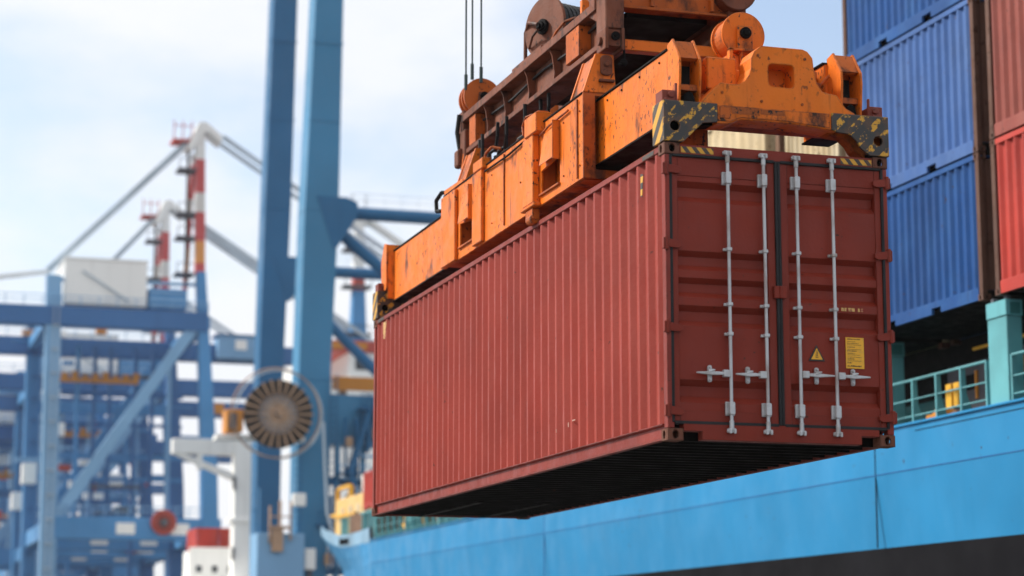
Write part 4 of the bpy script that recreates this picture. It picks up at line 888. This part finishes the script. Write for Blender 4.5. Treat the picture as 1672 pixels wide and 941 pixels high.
# the big cable reel with its spokes and guide ring
rc = Vector((21.9, 131.2, 18.75)); m = MB().prism(circ(rc.x, rc.z, 2.45, 56), 'y', rc.y + .35, rc.y + .75, [circ(rc.x, rc.z, 1.45, 40)]); rl = m.build('reel_drum', 'reel_hub', NC)
for i in range(24):
    a = 2 * math.pi * i / 24; d = Vector((math.cos(a), 0, math.sin(a)))
    MB().bar(rc + d * .3 + Vector((0, .22, 0)), rc + d * 2.47 + Vector((0, .02, 0)), .13, .10, up=(0, 1, 0)).build('spoke', 'reel_brown', rl)
for i in range(24):
    a = 2 * math.pi * (i + .5) / 24; d = Vector((math.cos(a), 0, math.sin(a)))
    MB().bar(rc + d * .25 + Vector((0, .26, 0)), rc + d * 1.3 + Vector((0, .20, 0)), .045, .06, up=(0, 1, 0)).build('spoke', 'pale_stay', rl)
MB().cyl(rc + Vector((0, .55, 0)), rc + Vector((0, .65, 0)), 1.44, 40).build('reel_back', 'crane_blue_deep', rl)
MB().cyl(rc + Vector((0, -.25, 0)), rc + Vector((0, .3, 0)), .24, 20).build('hub', 'reel_brown', rl)
def ring(m, c, r, t, n=48):
    for i in range(n):
        a, b = 2 * math.pi * i / n, 2 * math.pi * (i + 1) / n
        m.cyl(c + Vector((math.cos(a) * r, 0, math.sin(a) * r)), c + Vector((math.cos(b) * r, 0, math.sin(b) * r)), t, 6)
    return m
ring(MB(), rc + Vector((-.2, .2, .05)), 3.2, .06).build('guide_ring', 'reel_brown', NC); ring(MB(), rc + Vector((.1, .6, .0)), 3.15, .05).build('guide_ring', 'pale_stay', NC)
MB().path([(25.05, 131, 18.2), (25.2, 130.8, 14.5), (25.35, 130.6, 11.6), (25.9, 130.2, 9.6), (26.6, 130, 8.6)], .10, 8).build('trailing_cable', 'pale_stay', NC)
MB().box(18.2, 19.4, 131.6, 133.5, 17.4, 19.0).build('reel_motor', 'far_orange', NC, bevel=.05)
MB().box(18.4, 18.9, 131.4, 131.6, 17.6, 18.7).build('motor_cover', 'grey_steel', NC)
MB().box(17.6, 24, 132.2, 133.6, 16.9, 17.25).build('reel_platform', 'white_paint', NC)

q = random.Random(5)
for i in range(46):   # cable trays, boxes, catwalks and floodlights on the legs and the portal
    leg = q.random() < .45
    x = q.choice((23.9, 25.9, 21.2)) + q.uniform(-.7, .5) if leg else q.uniform(26.4, 30.2)
    z = q.uniform(4, 17) if leg else q.uniform(5, 20.5)
    nm, mt = q.choice((('cable_tray', 'crane_blue_deep'), ('electrical_box', 'grey_steel'), ('catwalk', 'crane_blue_deep'), ('catwalk', 'far_blue_light'), ('pipe', 'crane_blue_deep'), ('lamp', 'white_paint'), ('rusty_bracket', 'reel_brown')))
    a, h = {'cable_tray': (.22, q.uniform(1.5, 5)), 'catwalk': (q.uniform(1.2, 2.6), .16), 'pipe': (.12, q.uniform(2, 6))}.get(nm, (q.uniform(.25, .7), q.uniform(.25, .8)))
    y = 133.0 + q.uniform(-.3, .3)
    MB().box(x, x + a, y, y + .5, z, min(z + h, 21.2)).build(nm, mt, NC)
    if nm == 'catwalk': MB().box(x, x + a, y, y + .05, z + 1.0, z + 1.08).box(x, x + .05, y, y + .05, z, z + 1.0).box(x + a - .05, x + a, y, y + .05, z, z + 1.0).build('handrail', mt, NC)
for x in (26.5, 28.4, 30.1): MB().box(x, x + .35, 133.4, 133.8, 4, 17).build('column', 'crane_blue', NC)
for z in (7.5, 10.8, 14.0): MB().box(26.2, 30.4, 133.5, 135, z, z + .5).build('walkway', 'crane_blue_deep', NC)

# ------------------------------------------------------------------ the row of quay cranes far behind
def far_crane(Y, xl, xr, zg, label, depth=24, house=True, mast=True, boom_r=30.0, k=1.0, reel=True):
    t = thing('quay_crane', ((xl + xr) / 2, Y + depth / 2, 0), label, 'crane', 'row of quay cranes far behind')
    B, BL, BD = 'far_blue', 'far_blue_light', 'far_blue_deep'
    for j, y in enumerate((Y, Y + depth)):
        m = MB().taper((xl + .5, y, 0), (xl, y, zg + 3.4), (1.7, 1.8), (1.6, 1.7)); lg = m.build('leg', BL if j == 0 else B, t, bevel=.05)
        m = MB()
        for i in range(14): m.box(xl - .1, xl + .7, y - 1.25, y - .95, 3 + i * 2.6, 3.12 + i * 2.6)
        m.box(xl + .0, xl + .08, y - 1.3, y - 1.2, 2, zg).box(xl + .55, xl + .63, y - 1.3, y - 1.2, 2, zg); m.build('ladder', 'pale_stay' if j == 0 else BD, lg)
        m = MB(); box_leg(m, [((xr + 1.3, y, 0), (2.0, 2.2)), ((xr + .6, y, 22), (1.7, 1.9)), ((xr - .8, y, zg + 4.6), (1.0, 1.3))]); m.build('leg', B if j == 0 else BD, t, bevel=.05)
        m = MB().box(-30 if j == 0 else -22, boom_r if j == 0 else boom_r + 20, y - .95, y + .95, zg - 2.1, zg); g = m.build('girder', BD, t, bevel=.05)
        m = MB()
        for z in (.55, 1.1): m.cyl((xl - 25, y - 1.2, zg + z), (xr, y - 1.2, zg + z), .05, 5)
        for i in range(22): x = xl - 25 + i * (xr - xl + 25) / 21; m.cyl((x, y - 1.2, zg), (x, y - 1.2, zg + 1.1), .05, 5)
        m.build('handrail', BL, g)
        m = MB().box(xl + .9, xr + 2.0, y - .9, y + .9, 14.0, 16.4); pb = m.build('portal_beam', B, t, bevel=.05)
        m = MB()
        for z in (.6, 1.15): m.cyl((xl + 1, y - .9, 16.4 + z), (xr + 1, y - .9, 16.4 + z), .05, 5)
        for i in range(14): x = xl + 1 + i * (xr - xl) / 13; m.cyl((x, y - .9, 16.4), (x, y - .9, 17.55), .05, 5)
        m.build('handrail', BL, pb)
        for dx in (7.4, 13.2): MB().box(xl + dx, xl + dx + 2.0, y - .98, y - .91, 14.6, 15.8).build('notice_board', 'white_paint', pb)
        MB().bar((xr - 1.2, y - .3, zg - 1.2), (xl + .6, y - .3, 15.6), .9, 1.2).build('diagonal_brace', BL if j == 0 else B, t, bevel=.05)
        MB().box(xl + .7, xr + .2, y - .6, y + .6, zg - 8.9 if j else zg - 9.4, zg - 7.6).build('tie_beam', B, t, bevel=.05) if j else None
        MB().cyl((xl, y, zg + 3.0), (xr - .8, y, zg + 3.2), .22, 8).build('top_tie', BL, t)
    for x in (xl, xr): MB().box(x - .6, x + .6, Y + 1, Y + depth - 1, zg - 1.6, zg - .2).build('cross_girder', B, t, bevel=.05)
    for x in (xl + .5, xr + 1): MB().box(x - .6, x + .6, Y + 1, Y + depth - 1, 14.2, 16).build('sill_beam', B, t, bevel=.05)
    if house:
        m = MB().box(xl + 1.1, xl + 10.0, Y - .5, Y + depth * .7, zg + .35, zg + 5.3); h = m.build('machine_house', 'white_paint', t, bevel=.06)
        MB().box(xl + 1.0, xl + 10.1, Y - .6, Y + depth * .7 + .1, zg + 5.3, zg + 5.5).build('roof', 'white_paint', h)
        MB().bar((xl + 3.0, Y - .62, zg + 4.0), (xl + 8.0, Y - .62, zg + .9), .14, .2).build('stay_bar', 'pale_stay', h)
        MB().box(xl + 10.3, xl + 14.5, Y, Y + 8, zg + .3, zg + 2.6).build('winch_house', B, t, bevel=.05)
        for i in range(3): MB().box(xl + 10.4, xl + 14.4, Y - .06, Y - .02, zg + .6 + i * .7, zg + .85 + i * .7).build('louvre', BL, t)
    if mast:
        ax_ = xr - .9
        m = MB(); box_leg(m, [((ax_, Y, zg + 4.4), (1.05, 1.2)), ((ax_ - .35, Y, 60.0), (1.0, 1.1))]); m.build('mast', 'striped_mast', t)
        m = MB(); box_leg(m, [((ax_ - .75, Y + 6, zg + 2), (.5, .6)), ((ax_ - .55, Y + 2.5, 57.5), (.5, .6))]); m.build('rear_mast', 'striped_mast', t)
        MB().prism([(ax_ - 1.9, 57.4), (ax_ - 1.1, 57.4), (ax_ + .0, 59.4), (ax_ + .6, 59.4), (ax_ + 2.0, 58.3), (ax_ + 2.0, 59.2), (ax_ + .3, 60.6), (ax_ - .5, 60.6)], 'y', Y - .7, Y + 2.4).build('mast_head', 'white_paint', t, bevel=.05)
        m = MB().box(ax_ - 3.4, ax_ - 1.2, Y - .6, Y + 2, 58.2, 58.5)
        for x in (-3.3, -2.3, -1.3): m.cyl((ax_ + x, Y - .5, 58.4), (ax_ + x, Y - .5, 60.6), .06, 5)
        m.cyl((ax_ - 3.3, Y - .5, 60.0), (ax_ - 1.2, Y - .5, 60.0), .06, 5); m.build('head_platform', 'far_red', t)
        for z in (55.0, 50.0, 47.3, 43.2):
            m = MB().box(ax_ - 2.7, ax_ - .6, Y - .6, Y + 2, z, z + .25).cyl((ax_ - 2.6, Y - .5, z), (ax_ - 2.6, Y - .5, z + 1.3), .05, 5).cyl((ax_ - 2.6, Y - .5, z + 1.3), (ax_ - .7, Y - .5, z + 1.3), .05, 5); m.build('mast_platform', 'grey_steel', t)
        MB().box(ax_ - 1.7, ax_ - 1.4, Y - .2, Y + .1, 42, 57).build('mast_ladder', 'reel_hub', t)
        for dy in (0, 3.0):
            MB().bar((ax_ - .8, Y + dy, 59.3), (xl - .6, Y + dy + 1, zg + 4.2), .5, .5).build('back_stay', 'pale_stay', t)
            MB().bar((ax_ + 2.2, Y + dy, 59.2), (ax_ + 34, Y + dy, 39.2), .44, .44).build('fore_stay', 'pale_stay', t)
            MB().bar((ax_ + .2, Y + dy, 48.8), (ax_ + 17, Y + dy, 38.2), .4, .4).build('lower_stay', 'pale_stay', t)
        MB().bar((xl - .5, Y + 1, zg + 4.0), (xl - 22, Y + 1, zg + .4), .4, .5).build('boom_stay', 'white_paint', t)
    if reel:
        c = Vector((xl + 12.4, Y - 1.5, 15.9)); rl = MB().cyl(c, c + Vector((0, .4, 0)), 1.35, 32).build('cable_reel', 'far_red', t)
        for i in range(12):
            a = math.pi * 2 * i / 12; MB().bar(c + Vector((0, -.1, 0)), c + Vector((math.cos(a) * 1.3, -.1, math.sin(a) * 1.3)), .1, .1, up=(0, 1, 0)).build('spoke', 'reel_hub', rl)
        MB().cyl(c - Vector((0, .25, 0)), c, .4, 14).build('hub', 'grey_steel', rl)
    m = MB().box(xl + 1, xl + 11, Y + depth * .5, Y + depth * .5 + .5, zg - 6.6, zg - 6.1)
    for i in range(9): m.box(xl + 1.2 + i * 1.15, xl + 1.9 + i * 1.15, Y + depth * .5, Y + depth * .5 + .5, zg - 6.1, zg - 5.75 + (i % 3) * .2)
    m.build('trolley_frame', 'far_orange', t)
    MB().box(xl - 2.4, xl - .9, Y + 2, Y + 4, 20, 22.2).build('lift_cabin', 'white_paint', t, bevel=.05)
    q = random.Random(int(Y))
    for i in range(34):
        x = q.uniform(xl - 6, xr + 1); y = Y + q.uniform(1, depth - 1); z = q.choice((q.uniform(16.6, 24), q.uniform(24, zg - 3), zg + .1)); a, h = q.uniform(.5, 2.6), q.uniform(.4, 1.5)
        nm, mt = q.choice((('electrical_box', 'white_paint'), ('platform', 'far_blue_light'), ('motor', 'far_red'), ('cable_tray', 'grey_steel'), ('floodlight', 'far_orange'), ('electrical_box', 'white_paint'), ('platform', 'far_blue')))
        if nm in ('platform', 'cable_tray'): a *= 2.2; h *= .4
        MB().box(x, x + a, y, y + .8, z, z + h).build(nm, mt, t)
    for i in range(7):
        x = xl + (xr - xl) * (i + 1) / 8 + q.uniform(-.7, .7); z0 = q.choice((.0, 16.4, 16.4)); MB().box(x - .22, x + .22, Y + depth * .6, Y + depth * .6 + .5, z0, q.choice((14.0, zg - 2.1)) if z0 == 0 else zg - 2.1).build('column', q.choice(('far_blue', 'far_blue_light', 'far_blue_deep')), t)
    for i in range(5):
        z = 18 + i * 3.4 + q.uniform(-.8, .8); MB().box(xl + .8, xr + .5, Y + depth * .8, Y + depth * .8 + .4, z, z + q.uniform(.2, .6)).build('tie_beam', q.choice(('far_blue', 'far_blue_deep')), t)
    return t
far_crane(215, 13.3, 30.0, 39.0, 'nearest far blue crane, red and white mast, long diagonal brace and white machine house', boom_r=30)
far_crane(258, 15.5, 32.4, 37.0, 'second far blue crane, its shorter striped mast left of the tallest mast', boom_r=60)
far_crane(324, 18.0, 38.0, 36.5, 'third far blue crane, hidden behind the first two, no mast showing', mast=False, boom_r=40)
far_crane(288, 11.0, 27.5, 33.5, 'low blue crane standing between the second and third far ones, no mast showing', mast=False, house=True, boom_r=34, depth=16)
far_crane(420, 15.0, 42.0, 38.0, 'most distant blue crane, faint between the legs of the others', mast=False, boom_r=42, reel=False)
cb = thing('trolley_cab', (37.5, 238, 37.05), 'blue trolley cab with a white board, on the far girder left of the near legs', 'crane cab')
MB().box(34.9, 40.1, 236.4, 239.8, 37.1, 39.9).build('cabin', 'far_blue_light', cb, bevel=.06); MB().box(37, 38.4, 236.3, 236.36, 38.2, 39.4).build('board', 'white_paint', cb); MB().box(34.6, 40.3, 236.2, 240, 39.9, 40.05).build('roof', 'far_blue_deep', cb)

# ------------------------------------------------------------------ striped mast of another crane behind the tubes
MT = thing('mast_tower', (57.6, 260, 0), 'distant striped mast in white, red and blue, seen behind the blue tubes', 'mast')
m = MB(); box_leg(m, [((57.6, 260, 0), (3.2, 3.2)), ((57.6, 260, 40), (2.4, 2.4)), ((57.6, 260, 50.2), (1.6, 1.6))]); m.build('base', 'far_blue', MT)
m = MB().taper((57.6, 260, 50.2), (57.6, 260, 53.0), (1.5, 1.5), (1.5, 1.5)); m.build('red_band', 'far_red', MT)
m = MB().taper((57.6, 260, 53.0), (57.6, 260, 60.4), (1.4, 1.4), (1.1, 1.1)).box(56.4, 59.6, 259.4, 261, 59.4, 60.6); m.build('top', 'white_paint', MT)
for z in (55.5, 50.5, 44.0, 38.5): MB().box(55.4, 59.2, 258.6, 261, z, z + .35).box(55.5, 55.6, 258.6, 258.7, z, z + 1.4).box(59.1, 59.2, 258.6, 258.7, z, z + 1.4).box(55.5, 59.2, 258.6, 258.7, z + 1.3, z + 1.4).build('platform', 'grey_steel', MT)
for dy in (0, 1.4): MB().bar((58.6, 259 + dy, 60), (76, 259 + dy, 49), .5, .5).build('stay', 'white_paint', MT)
for x in (56.7, 58.5): MB().cyl((x, 260, 60.5), (x, 260, 63.5), .06, 5).build('antenna', 'grey_steel', MT)

# ------------------------------------------------------------------ white ship in the channel behind the near crane
WS = thing('white_ship', (38, 196, -3.5), 'white ship with bridge tower and a white deck crane, far behind the near blue crane', 'ship')
m = MB().prism([(21.5, 8.6), (24.0, 5), (26.0, -3.5), (72, -3.5), (72, 8.6)], 'y', 178, 206); m.build('hull', 'white_paint', WS)
m = MB().box(38.6, 60, 190, 204, 8.6, 28.9); b = m.build('superstructure', 'white_paint', WS, bevel=.06)
MB().box(34.8, 38.6, 190, 204, 26.4, 30.4).build('bridge_wing', 'white_paint', b, bevel=.06); MB().box(40.6, 58, 191, 203, 28.9, 32.0).build('wheelhouse', 'white_paint', b, bevel=.06)
MB().box(38.0, 58, 190.6, 203, 32.0, 33.1).build('monkey_island', 'far_red', b, bevel=.05)
for i in range(8): MB().box(38.6 + i * 2.4, 40.0 + i * 2.4, 190.5, 190.6, 32.2, 32.9).build('locker', 'far_orange', b)
for r in range(5):
    for i in range(7): MB().box(40.2 + i * 2.6, 41.4 + i * 2.6, 189.93, 190.02, 12.5 + r * 3.3, 13.6 + r * 3.3).build('window', 'window_dark', b)
for i in range(6): MB().box(41.3 + i * 2.5, 43.2 + i * 2.5, 190.93, 191.02, 30.2, 31.3).build('window', 'window_dark', b)
MB().box(39.4, 40.2, 189.9, 190.0, 26.9, 28.0).build('door', 'lashing_brown', b)
m = MB().box(27.4, 29.1, 180.2, 182, -3.2, 21.6); m.box(27.0, 29.4, 180, 182.2, 14.0, 14.4); dk = m.build('crane_post', 'white_paint', WS, bevel=.06)
m = MB().box(21.6, 27.4, 180.4, 181.8, 20.3, 21.7).prism([(21.8, 20.3), (22.6, 20.3), (27.4, 18.6), (27.4, 17.9)], 'y', 180.5, 181.7).box(24.0, 24.4, 180.4, 181.8, 18.9, 20.4); m.build('crane_jib', 'white_paint', dk, bevel=.05)
for z in (10.5, 17.0): MB().box(27.2, 27.45, 179.7, 180.1, z, z + 1.2).build('lamp', 'grey_steel', dk)
m = MB().box(24.3, 29.6, 186.5, 190, 8.6, 11.6); m.box(24.3, 29.6, 186.4, 186.5, 11.6, 11.95); m.build('bow_house', 'white_paint', WS, bevel=.05)
for i in range(3): MB().box(25 + i * 1.5, 25.5 + i * 1.5, 186.3, 186.4, 9.6, 10.2).build('window', 'window_dark', WS)
GW = 'red containers on the white ship'
for x, lab in ((25.2, 'left one of the two orange red containers on the white ship'), (27.3, 'right one of the two orange red containers on the white ship')):
    t = thing('shipping_container', (x + 1, 189.5, 11.65), lab, 'container', GW)
    MB().strip(corr(x + .1, x + 1.95, 7, 188.0, 188.06), lambda p: (p[0], p[1], 11.8), lambda p: (p[0], p[1], 13.8)).build('end_wall', 'container_bright_red', t)
    MB().box(x, x + 2.05, 188.03, 194, 13.75, 13.9).build('roof', 'container_bright_red', t); MB().box(x, x + .06, 188.02, 194, 11.65, 13.75).box(x + 1.99, x + 2.05, 188.02, 194, 11.65, 13.75).build('side_wall', 'container_bright_red', t); MB().box(x + .06, x + 1.99, 188.02, 194, 11.65, 11.8).build('floor', 'lashing_brown', t)

# ------------------------------------------------------------------ harbour haze
s = bpy.data.materials.new('haze'); s.use_nodes = True; s.node_tree.nodes.clear()
pv = s.node_tree.nodes.new('ShaderNodeVolumePrincipled'); ou = s.node_tree.nodes.new('ShaderNodeOutputMaterial')
pv.inputs['Color'].default_value = (.93, .95, .98, 1); pv.inputs['Density'].default_value = 0.00014; pv.inputs['Anisotropy'].default_value = 0.2
s.node_tree.links.new(pv.outputs[0], ou.inputs['Volume']); MATS['haze'] = s
tag(MB().box(-420, 420, -170, 920, -4.6, 66).build('haze', 'haze'), kind='stuff')
